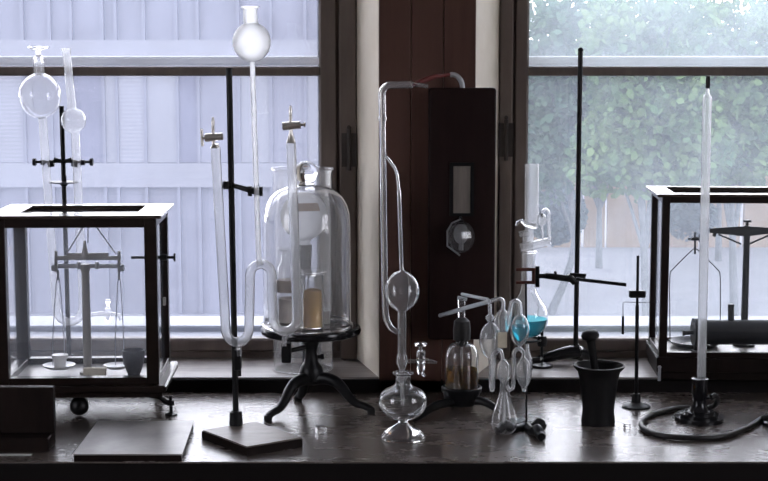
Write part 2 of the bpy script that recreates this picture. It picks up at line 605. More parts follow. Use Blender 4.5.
for i, xw in enumerate((XL - 0.05, XR + 0.05)):
    W_ = thing('window_%d' % (i + 3), 'unseen window added in the %s side wall for fill daylight' % ('left', 'right')[i], 'window', (xw, (SW0 + SW1) / 2, SZ0), kind='structure')
    m_ = MB()
    a_, b_ = SW0, SW1
    for q0, q1 in (((a_, SZ0), (a_ + .07, SZ1)), ((b_ - .07, SZ0), (b_, SZ1)), ((a_ + .07, SZ0), (b_ - .07, SZ0 + .08)), ((a_ + .07, SZ1 - .07), (b_ - .07, SZ1)), (((a_ + b_) / 2 - .03, SZ0 + .08), ((a_ + b_) / 2 + .03, SZ1 - .07))):
        m_.box((xw - .025, q0[0], q0[1]), (xw + .025, q1[0], q1[1]), 0.004)
    m_.build('frame', 'frame_wood', W_, smooth=False)
    MB().box((xw - .001, a_ + .06, SZ0 + .07), (xw + .001, b_ - .06, SZ1 - .06)).build('pane', 'window_pane', W_, smooth=False)

# ------------------------------------------------------------------ bench
YF = T(384, 462).y
b = thing('workbench', 'long dark stained wooden workbench under the two windows', 'workbench', (0, (YF + YW) / 2, 0))
MB().box((-2.3, YF - 0.004, TZ - 0.058), (2.3, YF, TZ - 0.0025), 0.001).build('front_shade_strip', 'fascia', b, smooth=False)  # near-black strip added, puts the bench front's shade into its colour
MB().box((-2.3, YF, TZ - 0.055), (2.3, YW - 0.0125, TZ), 0.002).build('bench_top', 'bench', b, smooth=False)
MB().box((-2.2, YF + 0.03, 0.0), (2.2, YW - 0.05, TZ - 0.055)).build('cabinet_body', 'dark_wood', b, smooth=False)

# ================================================================== LEFT BALANCE CASE
YC = T(78, 416.5).y - 0.03


def glass_case(name, label, xl, xr, yf, depth, y_top, y_base_top, y_base_bot, post, rz, recess=True, pane='case_pane'):
    """local frame: x across, y back from the front face, z up from the bench; sizes measured at distance yf"""
    A = P(xl, y_base_bot, yf)
    Bp = P(xr, y_base_bot, yf)
    Wd = Bp.x - A.x
    zt = zat(y_top, yf) - TZ
    z0 = zat(y_base_bot, yf) - TZ
    z1 = zat(y_base_top, yf) - TZ
    p = post * px(yf)
    c = thing(name, label, 'glass case', (A.x, yf, TZ), local=True, rz=rz)
    fr = MB()
    for x in (0, Wd - p):
        for y in (0, depth - p):
            fr.box((x, y, z1), (x + p, y + p, zt), 0.0015)
    r = p * 0.75
    for y in (0, depth - p):
        fr.box((p, y + 0.001, zt - r), (Wd - p, y + p - 0.001, zt - 0.0005), 0.001)
        fr.box((p, y + 0.001, z1), (Wd - p, y + p - 0.001, z1 + r * 0.8), 0.001)
    for x in (0, Wd - p):
        fr.box((x + 0.001, p, zt - r), (x + p - 0.001, depth - p, zt - 0.0005), 0.001)
        fr.box((x + 0.001, p, z1), (x + p - 0.001, depth - p, z1 + r * 0.8), 0.001)
    fr.build('frame', 'case_wood', c, smooth=False)
    o = 0.014
    tp = MB()
    bw = 0.052 if recess else 0.035
    th = 0.008
    tp.box((-o, -o, zt), (Wd + o, bw, zt + th), 0.002)
    tp.box((-o, depth - bw * 0.6, zt), (Wd + o, depth + o, zt + th), 0.002)
    tp.box((-o, bw, zt), (bw, depth - bw * 0.6, zt + th), 0.001)
    tp.box((Wd - bw, bw, zt), (Wd + o, depth - bw * 0.6, zt + th), 0.001)
    tp.build('top_frame', 'case_top', c, smooth=False)
    MB().box((bw - 0.004, bw - 0.004, zt - 0.002), (Wd - bw + 0.004, depth - bw * 0.6 + 0.004, zt - 0.0002)).build('top_pane', pane, c, smooth=False)
    ps = 0.0018
    for lo, hi in (((p - .003, p * .4, z1 + r * .8 - .003), (Wd - p + .003, p * .4 + ps, zt - r + .003)),
                   ((p - .003, depth - p * .4, z1 + r * .8 - .003), (Wd - p + .003, depth - p * .4 + ps, zt - r + .003)),
                   ((p * .4, p - .003, z1 + r * .8 - .003), (p * .4 + ps, depth - p + .003, zt - r + .003)),
                   ((Wd - p * .4, p - .003, z1 + r * .8 - .003), (Wd - p * .4 + ps, depth - p + .003, zt - r + .003))):
        MB().box(lo, hi).build('glass_pane', pane, c, smooth=False)
    return c, Wd, z0, z1, zt, p


M['case_top'] = principled('case_top_polish', (0.05, 0.034, 0.028), 0.16, spec=0.8, coat=0.3, var=0.3, vscale=20, stretch=(0.2, 1, 1))

case1, W1, z0, z1, zt, pp = glass_case('balance_case', 'dark wooden glazed balance case with ball foot holding a beam balance', -3, 158.5, YC, 0.27, 219, 386, 398, 12.5, radians(2.2))
MB().box((-0.02, -0.016, z0 + 0.012), (W1 + 0.018, 0.27 + 0.015, z1), 0.004).box((-0.012, -0.008, z0), (W1 + 0.008, 0.275, z0 + 0.012), 0.002).build('base', 'case_wood', case1, smooth=False)
MB().box((pp, pp, z1), (W1 - pp, 0.27 - pp, z1 + 0.003)).build('case_floor', 'board_paper', case1, smooth=False)
# feet (local coordinates)
ub = (78 + 3) * px(YC)
fb = MB()
rr = (z0 + 0.002) / 2 * 0.86
fb.ball((ub, 0.03, rr + 0.0005), rr, 20)
fb.cyl((ub, 0.03, rr * 1.7), (ub, 0.03, z0 + 0.001), 0.008)
fb.build('foot', 'iron', case1)
ur = (172 + 3) * px(YC)
for (fx, fy, sg) in ((ur, 0.03, -1), (-0.03, 0.03, 1)):
    g = MB()
    g.lathe((fx, fy), [(0.0, 0.0006), (0.015, 0.0006), (0.015, 0.003), (0.005, 0.006), (0.004, 0.022), (0.0085, 0.024), (0.0085, 0.036), (0.004, 0.038), (0.004, 0.047), (0.0, 0.048)], 18)
    g.sweep(smooth_path([(fx, fy, 0.031), (fx + sg * 0.012, fy, 0.032), (fx + sg * 0.025, fy, 0.044), (fx + sg * 0.05, fy, 0.05)], 4), 0.0065, 10)
    g.build('levelling_foot', 'iron', case1)
for fx in (0.03, W1 - 0.03):
    g = MB()
    g.lathe((fx, 0.25), [(0, 0.0005), (0.012, 0.0005), (0.012, z0), (0, z0)], 16)
    g.build('rear_foot', 'iron', case1)
# release handle through the right side of the case (runs towards the beam)
zk = zat(259, YC + 0.1) - TZ
hk = MB()
hk.cyl((W1 - 0.075, 0.115, zk), (W1 + 0.03, 0.115, zk), 0.0035)
hk.cyl((W1 - 0.005, 0.115, zk), (W1 + 0.012, 0.115, zk), 0.008)
hk.cyl((W1 + 0.028, 0.115, zk), (W1 + 0.032, 0.115, zk), 0.010)
hk.build('release_handle', 'iron', case1)
MB().box((W1 - 0.001, 0.12, zk - 0.12), (W1 + 0.006, 0.128, zk - 0.1), 0.001).build('door_latch', 'brass', case1)

# the beam balance in it
YBL = YC + 0.125
bal = thing('beam_balance', 'grey brass beam balance with two hanging pans inside the left glass case', 'balance', P(88, 378, YBL))
zfl = TZ + z1 + 0.003


def pz(x, y, Y):
    return P(x, y, Y)


k = px(YBL)
m_ = MB()
cb = P(88, 378, YBL)
cb.z = zfl
m_.lathe((cb.x, cb.y), [(0, zfl), (0.020, zfl), (0.020, zfl + 0.006), (0.010, zfl + 0.010), (0.0105, zfl + 0.03), (0.0096, zat(272, YBL)), (0.012, zat(270, YBL)), (0.012, zat(264, YBL)), (0, zat(264, YBL))], 20)
m_.build('column', 'brass', bal)
m_ = MB()
m_.box((P(77, 0, YBL).x, cb.y - 0.035, zfl), (P(100, 0, YBL).x, cb.y - 0.021, zfl + 0.021), 0.001)
m_.build('name_block', 'cream', bal)
m_ = MB()
xa, xb = P(55, 260, YBL).x, P(121, 260, YBL).x
m_.box((xa, cb.y - 0.003, zat(260, YBL)), (xb, cb.y + 0.003, zat(256, YBL)), 0.0008)
m_.box((xa + 0.03, cb.y - 0.003, zat(256, YBL)), (xb - 0.03, cb.y + 0.003, zat(253, YBL)), 0.0008)
for xx in (56, 119):
    rod(m_, xx, 251, xx, 272, 1.6, YBL)
m_.lathe((cb.x, cb.y), [(0, zat(257, YBL)), (0.011, zat(257, YBL)), (0.005, zat(248, YBL)), (0.003, zat(241, YBL)), (0, zat(240, YBL))], 14)
m_.build('beam', 'brass', bal)
m_ = MB()
rod(m_, 53, 266, 123, 266, 2.3, YBL + 0.012)
for xx in (54, 122):
    rod(m_, xx - 2, 268, xx + 2, 268, 3.4, YBL)
for xx in (79, 97):
    rod(m_, xx, 262, xx, 269, 2.2, YBL + 0.008)
m_.build('arrest_bar', 'steel', bal)
m_ = MB()
rod(m_, 88, 222, 88, 243, 0.6, YBL, seg=6)
rod(m_, 86, 222, 66, 255, 0.7, YBL, seg=6)
rod(m_, 93, 222, 116, 254, 0.7, YBL, seg=6)
m_.build('brace_wire', 'steel', bal)
for xc, xt, rp, x1_, x2_ in ((59, 58, 16.5, 53, 64), (117, 119, 13.5, 115.5, 123.5)):
    m_ = MB()
    rod(m_, xt, 270, xt, 280, 1.1, YBL, seg=8)
    for xx in (x1_, x2_):
        pth = smooth_path([P(xt, 277, YBL), P((xt * 2 + xx) / 3, 283, YBL), P(xx, 335, YBL), P(xx, 365, YBL)], 4)
        m_.sweep(pth, 0.0011, 6)
    m_.build('pan_hanger', 'steel', bal)
    m_ = MB()
    plathe(m_, xc, YBL, [(0, 369), (rp * 0.6, 368.4), (rp * 0.93, 366), (rp, 365), (rp, 364.4), (rp * 0.9, 365.2), (rp * 0.5, 366.8), (0, 367.4)], 28)
    m_.build('pan', 'porcelain', bal)

wt = MB()
plathe(wt, 60, YBL, [(0, 367.2), (6, 367.2), (6.5, 360), (6.5, 358.5), (8.2, 358), (8.2, 354.5), (0, 354)], 24)
tag(wt.build('weight', 'porcelain', origin=P(60, 367, YBL)), 'small white lidded pot standing on the left balance pan', 'pot')
cr = MB()
YCR = YC + 0.085
c0 = P(134, 379, YCR)
s = px(YCR)
cr.lathe((c0.x, c0.y), [(0, zfl + .0002), (5.5 * s, zfl + .0002), (6 * s, zfl + 3 * s), (8 * s, zfl + 8 * s), (10.2 * s, zfl + 15 * s), (11.2 * s, zfl + 22 * s), (11.4 * s, zfl + 28 * s), (10.4 * s, zfl + 28.5 * s), (9.8 * s, zfl + 22 * s), (7 * s, zfl + 9 * s), (0, zfl + 6 * s)], 30)
tag(cr.build('crucible', 'stone', origin=(c0.x, c0.y, zfl)), 'dark grey stoneware cup inside the left glass case beside the right pan', 'crucible')

# ================================================================== MANOMETER STAND behind the left case (on the sill)
YA = YG - 0.09
st = thing('iron_stand', 'black iron stand on the sill behind the left glass case with two opposed clamps', 'laboratory stand', P(69, 372, YA), group='iron stands')
m_ = MB()
zb = ZS
base = T(69, 366, ZS)
base.y = YA
m_.lathe((base.x, base.y), [(0, zb + .0003), (0.05, zb + .0003), (0.05, zb + 0.008), (0.014, zb + 0.016), (0.012, zb + 0.03), (0, zb + 0.03)], 28)
m_.build('base', 'iron', st)
m_ = MB()
top = P(61.5, 106, YA)
m_.cyl((base.x, base.y, zb + 0.02), top, 0.0062, 0.0062)
m_.build('rod', 'iron', st)
for sx in (-1, 1):
    m_ = MB()
    x0 = 63
    rod(m_, x0, 161.5, x0 + sx * 27, 162, 1.4, YA - 0.012)
    rod(m_, x0 + sx * 27, 162, x0 + sx * 30, 162, 3.8, YA - 0.012)
    rod(m_, x0 + sx * 9, 163, x0 + sx * 15, 164, 3.6, YA - 0.012)
    rod(m_, x0 + sx * 18, 162.5, x0 + sx * 22, 162.5, 2.8, YA - 0.012)
    rod(m_, x0 + sx * 2, 161.5, x0 + sx * 9, 159, 2.0, YA - 0.012)
    m_.build('clamp', 'iron', st)
m_ = MB()
plathe(m_, 64, YA, [(0, 187), (3, 186), (4, 184), (13, 183), (15, 182.3), (15, 181.5), (0, 181.5)], 24)
rod(m_, 64, 176, 64, 182, 2.6, YA)
m_.build('support_shelf', 'iron', st)

YU = YA - 0.025
ut = thing('u_tube', 'large glass U-tube with stoppered round bulb behind the left glass case', 'glass apparatus', P(70, 322, YU))
m_ = MB()
gsweep(m_, line(42.5, 118, 55.5, 300, 4.2, 10) + arc(69.5, 307, 13.3, 180, 360, 4.2, 10, 15) + line(83, 300, 75.5, 135, 4.3, 8) + bulb(75, 133, 72, 108, 12.6, 4, 4.3) + line(72, 107, 66.5, 52, 4.3, 4, 4.0) + [(66, 49, 5.2), (66, 48, 5.4)], YU, 18)
m_.build('bent_tube', 'silk_glass', ut)
m_ = MB()
gsweep(m_, bulb(41, 118.5, 39, 73, 21, 2.5, 5.6, 18) + line(39, 71, 39, 60, 5.6, 2) + [(39, 59.4, 7.2), (39, 58.4, 7.2)], YU, 24, ends=('closed', 'open'))
m_.build('round_bulb', 'tube_glass', ut)
m_ = MB()
plathe(m_, 38.5, YU, [(0, 63), (4.6, 63), (4.9, 57), (2.2, 54), (2.6, 51), (10, 48.5), (10.5, 47.5), (9.5, 46.2), (0, 46)], 22)
m_.build('stopper', 'tube_glass', ut)
m_ = MB()
gsweep(m_, [(84, 318, 2), (92, 314.5, 2), (100, 313, 2), (112, 313.5, 2), (119, 315, 2), (121.5, 320, 2)], YU, 10, t=0.0008)
gsweep(m_, [(108, 322, 2.2), (108, 319, 3.4), (108, 313, 3.6), (108, 308, 3.2)], YU, 12, t=None)
gsweep(m_, [(108, 308, 1.6), (108, 304, 1.6), (108, 302, 3.2), (108, 299.5, 3.0)], YU, 12, t=None)
m_.build('stopcock', 'silk_glass', ut)

# ================================================================== BOX AND BOARD in front
yb0 = T(0, 452).y
bx = thing('wooden_rack', 'black wooden rack with upright back board at the left front corner of the bench', 'wooden rack', (P(0, 452, yb0).x, yb0, TZ))
m_ = MB()
xr = P(48.5, 452, yb0).x
xlft = xr - 0.21
m_.box((xlft, yb0, TZ + .0003), (xr, yb0 + 0.075, TZ + 0.030), 0.002)
m_.build('base', 'dark_wood', bx, smooth=False)
ztb = zat(387.5, yb0 + 0.045)
xr2 = P(53, 400, yb0 + 0.045).x
m_ = MB()
m_.box((xlft + 0.004, yb0 + 0.045, TZ + 0.030), (xr2, yb0 + 0.07, ztb), 0.002)
m_.build('back_board', 'dark_wood', bx, smooth=False)
st_y = T(0, 455).y
tag(MB().box((P(-30, 455, st_y).x, st_y - 0.006, TZ + .0003), (P(32, 455, st_y).x, st_y + 0.004, TZ + 0.002), 0.0005).build('ruler', 'porcelain', origin=(P(0, 455, st_y).x, st_y, TZ), smooth=False),
    'thin pale strip lying along the foot of the black wooden rack', 'ruler')

zt_b = TZ + 0.0165
q = [T(73, 454, zt_b), T(182, 454, zt_b), T(194, 420.5, zt_b), T(98, 420.5, zt_b)]
bd = MB()
bd.prism([(p.x, p.y) for p in q], zt_b - 0.003, zt_b)
cen = sum(q, Vector()) / 4
bt = thing('flat_board', 'flat grey board with dark edges lying below the left glass case', 'board', (cen.x, cen.y, TZ))
bd.build('top_sheet', 'board_paper', bt, smooth=False)
MB().prism([(p.x + (cen.x - p.x) * 0.012, p.y + (cen.y - p.y) * 0.012) for p in q], TZ + .0003, zt_b - 0.003).build('core', 'dark_wood', bt, smooth=False)

# ================================================================== STAND WITH SQUARE BASE + W-TUBE
q = [T(203, 431), T(247, 455), T(301, 441.5), T(256, 423)]
zb_ = TZ + 0.021
qt = [T(203, 430, zb_), T(247, 446.5, zb_), T(301, 437.5, zb_), T(256, 421.5, zb_)]
cen = sum(qt, Vector()) / 4
s2 = thing('iron_stand', 'tall black iron stand on a square wooden base at the left front of the bench', 'laboratory stand', (cen.x, cen.y, TZ), group='iron stands')
m_ = MB()
m_.prism([(p.x, p.y) for p in qt], zb_ - 0.003, zb_)
m_.build('base', 'stand_wood', s2, smooth=False)
m_ = MB()
m_.prism([(p.x + (p.x - cen.x) * .03, p.y + (p.y - cen.y) * .03) for p in qt], TZ + .0003, zb_ - 0.003)
m_.build('base_edge', 'dark_wood', s2, smooth=False)
rb = T(236, 425, zb_)
YR = rb.y
m_ = MB()
m_.cyl((rb.x, rb.y, zb_), P(229, 68, YR), 3.1 * px(YR), 3.1 * px(YR))
m_.build('rod', 'iron', s2)
m_ = MB()
m_.lathe((rb.x, rb.y), [(0, zb_), (0.0155, zb_), (0.0145, zb_ + 0.03), (0.011, zb_ + 0.033), (0, zb_ + 0.033)], 20)
m_.build('socket', 'iron', s2)
m_ = MB()
rod(m_, 223, 185, 232, 185.5, 3.6, YR - 0.004)
rod(m_, 226, 181, 226, 189, 2.6, YR - 0.012)
rod(m_, 232, 185, 252, 191, 2.4, YR - 0.003, YR - 0.02, r1=2.8)
rod(m_, 250, 186, 250, 196, 2.4, YR - 0.02)
rod(m_, 248, 190.5, 261, 191, 3.6, YR - 0.022)
rod(m_, 261, 186.5, 261, 196, 1.8, YR - 0.022)
m_.build('clamp', 'iron', s2)
m_ = MB()
a = P(234, 349, YR - 0.012)
bb = P(242, 372, YR + 0.004)
m_.box((a.x, YR - 0.022, bb.z + 0.008), (bb.x, YR + 0.003, a.z), 0.002)
m_.cyl((a.x + .012, YR - .02, bb.z + .01), (a.x + .012, YR - .02, bb.z - 0.004), 0.005)
m_.build('lower_clamp', 'iron', s2)

YWT = YR - 0.035
wtb = thing('manometer_tube', 'double U-shaped glass tube with long funnel and two stopcocks clamped to the square-based stand', 'glass apparatus', P(238, 346, YWT))
m_ = MB()
spec = line(215.5, 147, 225.5, 325, 4.9, 10) + arc(237.3, 328, 11.8, 180, 360, 4.9, 12, 14.5) + line(249.2, 322, 250, 280, 4.9, 4) + arc(261, 276, 11, 180, 0, 4.9, 12, 12) + \
    line(272, 280, 273, 314, 4.9, 4) + arc(285.2, 317, 12.2, 180, 360, 4.9, 12, 14.5) + line(297.3, 312, 291, 142, 4.9, 10)
gsweep(m_, spec, YWT, 18, t=0.0011)
m_.build('bent_tube', 'silk_glass', wtb)
m_ = MB()
gsweep(m_, line(260, 265, 259, 258, 3.6, 2, 2.6) + line(258.5, 250, 252.5, 66, 2.6, 10) + bulb(252.4, 62, 251, 22, 19, 2.8, 7.2, 16) + line(250.5, 20, 250, 9, 7.0, 3) + [(250, 7.5, 9.0), (250, 6.2, 9.2)], YWT, 22)
m_.build('funnel_tube', 'frosted', wtb)
for cx, cy, tx, ty, wd in ((213, 137, 215, 147, 1), (290.5, 125.5, 291, 142, 0)):
    m_ = MB()
    gsweep(m_, [(tx, ty + 1, 4.8), (tx, ty - 2, 4.0), (cx + .5, cy + 7, 1.8), (cx + .5, cy, 1.8)], YWT, 12, t=0.0008)
    gsweep(m_, [(cx, cy - 3, 1.6), (cx, cy - 10, 1.6), (cx, cy - 15, 1.9), (cx, cy - 20, 0.8)], YWT, 12, t=0.0006)
    gsweep(m_, [(cx - 8, cy + 1, 3.9), (cx - 6, cy + .8, 4.2), (cx + 8, cy - .5, 3.7), (cx + 10, cy - .7, 3.9)], YWT, 16, t=0.0028)
    ck = m_.build('stopcock', 'cock_metal', wtb)
    m_ = MB()
    if wd:
        gsweep(m_, [(cx - 8, cy + 1, 1.5), (cx - 11, cy + 1, 1.5)], YWT, 10, t=None)
        rod(m_, cx - 11.5, cy - 8, cx - 10.5, cy + 9, 1.5, YWT)
    else:
        gsweep(m_, [(cx + 9, cy - .7, 1.5), (cx + 14, cy - 1, 1.4)], YWT, 10, t=None)
        rod(m_, cx + 13.5, cy - 1, cx + 15, cy - 1, 2.4, YWT)
    m_.build('stopcock_key', 'cock_metal', ck)
m_ = MB()
gsweep(m_, [(238, 345, 3.4), (239, 350, 2.8), (239.5, 356, 2.6)], YWT, 12, t=0.0008)
m_.build('outlet', 'tube_glass', wtb)
m_ = MB()
gsweep(m_, [(285, 334, 3.4), (284.5, 339, 2.6), (284, 346, 2.4)], YWT, 12, t=0.0008)
m_.build('outlet', 'tube_glass', wtb)

# ================================================================== TRIPOD PLATE STAND + BELL JAR
YT = 3.62
tp = thing('tripod_stand', 'black cast iron tripod stand with round plate under the bell jar', 'tripod stand', P(316, 412, YT), group=None)
kx = px(YT)
xc = P(311, 327, YT).x
zp = zat(327, YT)
m_ = MB()
m_.lathe((xc, YT), [(0, zp - 9 * kx), (14 * kx, zp - 9 * kx), (46 * kx, zp - 7.5 * kx), (50 * kx, zp - 6 * kx), (51 * kx, zp - 3 * kx), (50 * kx, zp), (0, zp)], 48)
m_.build('plate', 'lacquer', tp)
m_ = MB()
m_.lathe((xc, YT), [(0, zp + .0003), (47.5 * kx, zp + .0003), (48 * kx, zp + 0.0022), (47.5 * kx, zp + 0.0035), (0, zp + 0.0035)], 48)
m_.build('glass_disc', 'glass', tp)
ZP = zp + 0.0036
m_ = MB()
zz = lambda y: zat(y, YT)
m_.lathe((xc, YT), [(0, zz(380)), (11 * kx, zz(380)), (12.5 * kx, zz(372)), (11 * kx, zz(366)), (7.5 * kx, zz(362)), (6 * kx, zz(352)), (7.5 * kx, zz(344)), (9 * kx, zz(340)), (12 * kx, zz(336)), (0, zz(334.5))], 24)
m_.build('column', 'iron', tp)
for fx, fy in ((268, 421), (371, 413.5), (298, 401)):
    foot = T(fx, fy)
    dv = Vector((foot.x - xc, foot.y - YT, 0))
    L = dv.length
    u = dv / L
    m_ = MB()
    c0 = Vector((xc, YT, 0))
    zl0 = zz(377)
    dz = zl0 - TZ
    prof = [(0.02, zl0 - 0.004), (0.22, zl0), (0.4, zl0 - 0.07 * dz), (0.53, zl0 - 0.28 * dz), (0.63, zl0 - 0.53 * dz), (0.75, zl0 - 0.72 * dz), (0.88, TZ + 0.0175), (0.97, TZ + 0.012), (1.0, TZ + 0.0085)]
    pth = smooth_path([c0 + u * (L * a) + Vector((0, 0, h)) for a, h in prof], 5)
    n = len(pth)
    m_.sweep(pth, [0.0165 - 0.0075 * min(1, 1.35 * i / (n - 1)) for i in range(n)], 14)
    m_.lathe((foot.x, foot.y), [(0, TZ + .0003), (0.0095, TZ + .0003), (0.0105, TZ + 0.006), (0.009, TZ + 0.014), (0, TZ + 0.018)], 16)
    m_.build('leg', 'iron', tp)
m_ = MB()
rod(m_, 311, 346, 288, 351, 2.4, YT, YT - 0.03)
a = P(281.5, 343, YT - 0.04)
bb = P(291.5, 361, YT - 0.025)
m_.box((a.x, YT - 0.05, bb.z), (bb.x, YT - 0.025, a.z), 0.002)
rod(m_, 313, 357, 322, 356.5, 2.0, YT)
rod(m_, 321, 356.5, 324, 356.3, 3.0, YT)
m_.build('side_clamp', 'iron', tp)

bj = thing('bell_jar', 'large clear glass bell jar with ball knob on the tripod plate', 'bell jar', P(307, 326, YT))
xb_ = P(307, 327, YT).x
m_ = MB()
prof = [(46.5 * kx, ZP + .0002), (46.5 * kx, ZP + 0.005), (44.3 * kx, ZP + 0.009), (44.2 * kx, zz(300)), (44.2 * kx, zz(225)), (43.4 * kx, zz(214)), (41 * kx, zz(205)), (36.5 * kx, zz(197)), (29 * kx, zz(190.5)), (20 * kx, zz(187)), (10 * kx, zz(185.3)), (0, zz(185))]
tt = 0.0022
inn = [(max(0, r - tt), z - (tt if r < 44 * kx else 0)) for r, z in prof]
inn[0] = (prof[0][0] - 0.006, prof[0][1])
inn[1] = (44.2 * kx - tt, prof[1][1])
m_.lathe((xb_, YT), prof + inn[::-1] + [prof[0]], 48, caps=False)
m_.build('dome', 'jar_glass', bj)
m_ = MB()
m_.lathe((xb_, YT), [(0, zz(185.6)), (9 * kx, zz(186)), (7.5 * kx, zz(183.5)), (7.2 * kx, zz(181))] + [(12 * kx * sin(pi * (0.2 + 0.8 * i / 12)), zz(172.5) - 11.5 * kx * cos(pi * (0.2 + 0.8 * i / 12))) for i in range(13)], 28)
m_.build('knob', 'crystal', bj)

# bottles under the bell jar
xq = P(313.5, 330, YT).x
s = kx
yq = YT - 0.03
jr = thing('specimen_jar', 'glass jar filled with amber wax standing at the front under the bell jar', 'jar', (xq, yq, ZP))
H = 58 * s
m_ = MB()
m_.lathe((xq, yq), [(0, ZP + .0004), (10.5 * s, ZP + .0004), (11.2 * s, ZP + 0.003), (11.2 * s, ZP + 36 * s), (10.6 * s, ZP + 48 * s), (11.5 * s, ZP + H - 4 * s), (13.8 * s, ZP + H - 2 * s), (13.6 * s, ZP + H)], 28, t=0.0024)
m_.build('jar_body', 'cock_glass', jr)
m_ = MB()
m_.lathe((xq, yq), [(0, ZP + .0034), (8.6 * s, ZP + .0034), (9.4 * s, ZP + 0.006), (9.4 * s, ZP + 33 * s), (8.4 * s, ZP + 38 * s), (5 * s, ZP + 39.5 * s), (0, ZP + 38 * s)], 24)
m_.build('filling', 'amber', jr)
xq2, yq2 = P(288.5, 322, YT).x, YT + 0.035
jr = thing('reagent_bottle', 'wide-mouthed glass bottle with grey contents at the back under the bell jar', 'bottle', (xq2, yq2, ZP))
H = 78 * s
m_ = MB()
m_.lathe((xq2, yq2), [(0, ZP + .0004), (11.5 * s, ZP + .0004), (12.5 * s, ZP + .003), (12.5 * s, ZP + 54 * s), (11 * s, ZP + 60 * s), (8.6 * s, ZP + 64 * s), (8.4 * s, ZP + 74 * s), (12 * s, ZP + 76 * s), (12 * s, ZP + H)], 28, t=0.0014)
m_.build('bottle_body', 'cock_glass', jr)
m_ = MB()
m_.lathe((xq2, yq2), [(0, ZP + .0026), (10.4 * s, ZP + .0026), (11.2 * s, ZP + .005), (11.2 * s, ZP + 26 * s), (0, ZP + 26 * s)], 24)
m_.build('contents', 'greyband', jr)
m_ = MB()
m_.lathe((xq2, yq2), [(12.6 * s, ZP + 33 * s), (12.75 * s, ZP + 33 * s), (12.75 * s, ZP + 45 * s), (12.6 * s, ZP + 45 * s), (12.6 * s, ZP + 33 * s)], 28, caps=False)
m_.build('label_band', 'greyband', jr)
a = P(322, 310, YT + .02)
tag(MB().box((a.x, YT + 0.01, ZP + .0003), (a.x + 0.02, YT + 0.03, ZP + 0.034), 0.002).build('chalk_block', 'porcelain', origin=(a.x + .01, YT + .02, ZP), smooth=False),
    'small white block half hidden behind the amber jar under the bell jar', 'block')

# tall cylinder behind the bell jar, with an inverted flask in it
YJ = T(303, 369, ZS).y + 0.0
YJ = min(YJ, YG - 0.095)
sj = px(YJ)
xj = P(303, 300, YJ).x
cy = thing('glass_cylinder', 'tall wide glass cylinder on the left window sill behind the bell jar', 'glass cylinder', (xj, YJ, ZS))
m_ = MB()
zj = lambda y: zat(y, YJ)
m_.lathe((xj, YJ), [(0, ZS + .0004), (29 * sj, ZS + .0004), (30.3 * sj, ZS + .004), (30.3 * sj, zj(190)), (30 * sj, zj(172)), (31.8 * sj, zj(169.5)), (31.6 * sj, zj(168))], 40, t=0.002)
m_.build('cylinder_wall', 'jar_glass', cy)
fl = thing('inverted_flask', 'whitish round flask with tan label turned neck down inside the tall glass cylinder', 'flask', (xj, YJ, ZS + .005))
m_ = MB()
gsweep(m_, bulb(304, 187, 304, 240, 25.5, 0.6, 7, 18) + [(304, 243, 6), (304, 262, 5.5), (304, 264, 6.2)], YJ, 28, ends=('closed', 'open'))
fbd = m_.build('flask_body', 'frosted', fl)
m_ = MB()
plathe(m_, 304, YJ, [(0, 276), (6.2, 276), (8.3, 246), (8.3, 244), (0, 244)], 20)
m_.cyl((P(304, 276, YJ).x, YJ, zj(276)), (P(304, 300, YJ).x, YJ, ZS + 0.005), 0.005)
m_.build('stopper', 'stone', fl)
m_ = MB()
cx_ = P(304, 203, YJ)
ring0, ring1 = [], []
Rb = lambda y: 25.5 * sqrt(max(0, 1 - ((y - 213.5) / 26.5) ** 2)) * sj + 0.0006
prev = None
cols = []
for i in range(9):
    an = radians(-90 - 14 + 58 * i / 8)
    cols.append([m_.bm.verts.new((cx_.x + Rb(y) * cos(an), YJ + Rb(y) * sin(an), zj(y))) for y in (199, 203, 207.5)])
for a_, b_ in zip(cols, cols[1:]):
    for j in range(2):
        m_.bm.faces.new((a_[j], b_[j], b_[j + 1], a_[j + 1]))
m_.build('label', 'label', fbd)

# small glass blocks on the bench
for (gx, gy, sz, rz, lab) in ((321, 433, 0.021, 0.5, 'small clear glass block on the bench in front of the tripod stand'),
                              (627, 428, 0.0135, 0.2, 'tiny clear glass block on the bench beside the mortar')):
    p0 = T(gx, gy)
    mt = Matrix.Translation((p0.x, p0.y, TZ + .0004)) @ Matrix.Rotation(rz, 4, 'Z')
    g = MB()
    g.box((-sz / 2, -sz / 2, 0), (sz / 2, sz / 2, sz * 0.8), sz * 0.1, mt, seg=2)
    o = g.build('glass_block', 'crystal', origin=(p0.x, p0.y, TZ), smooth=False)
    tag(o, lab, 'glass block', 'small glass blocks')

# ================================================================== GLASS TOWER with globe foot
YK = T(403, 438).y
kk = px(YK)
xk = P(403, 430, YK).x
zk_ = lambda y: zat(y, YK)
tw = thing('gas_generator', 'tall glass tower rising from a globe on a glass foot at the bench front', 'glass apparatus', (xk, YK, TZ))
m_ = MB()
m_.lathe((xk, YK), [(0, TZ + .0004), (22.5 * kk, TZ + .0004), (23 * kk, TZ + 0.003), (22.4 * kk, TZ + 0.0065), (20 * kk, TZ + 0.0125), (15.5 * kk, TZ + 0.0205), (10 * kk, TZ + 0.028), (6 * kk, TZ + 0.0335), (4.5 * kk, zk_(422)), (6 * kk, zk_(419.5)), (0, zk_(419.3))], 36)
m_.build('foot', 'tower_glass', tw)
m_ = MB()
gl = [(0, zk_(420)), (6, zk_(419.6))]
prof = [(0, 420), (8, 419.2), (15, 416.5), (20.5, 412), (24, 405.5), (24.6, 400), (23, 394.5), (18.5, 390), (12, 387), (8.6, 384.5), (7.8, 381), (7.8, 375.5), (10.6, 373.8), (10.8, 372)]
m_.lathe((xk, YK), sprof([(r * kk, zk_(y)) for r, y in prof]), 40, t=0.0016)
m_.build('globe', 'glass', tw)
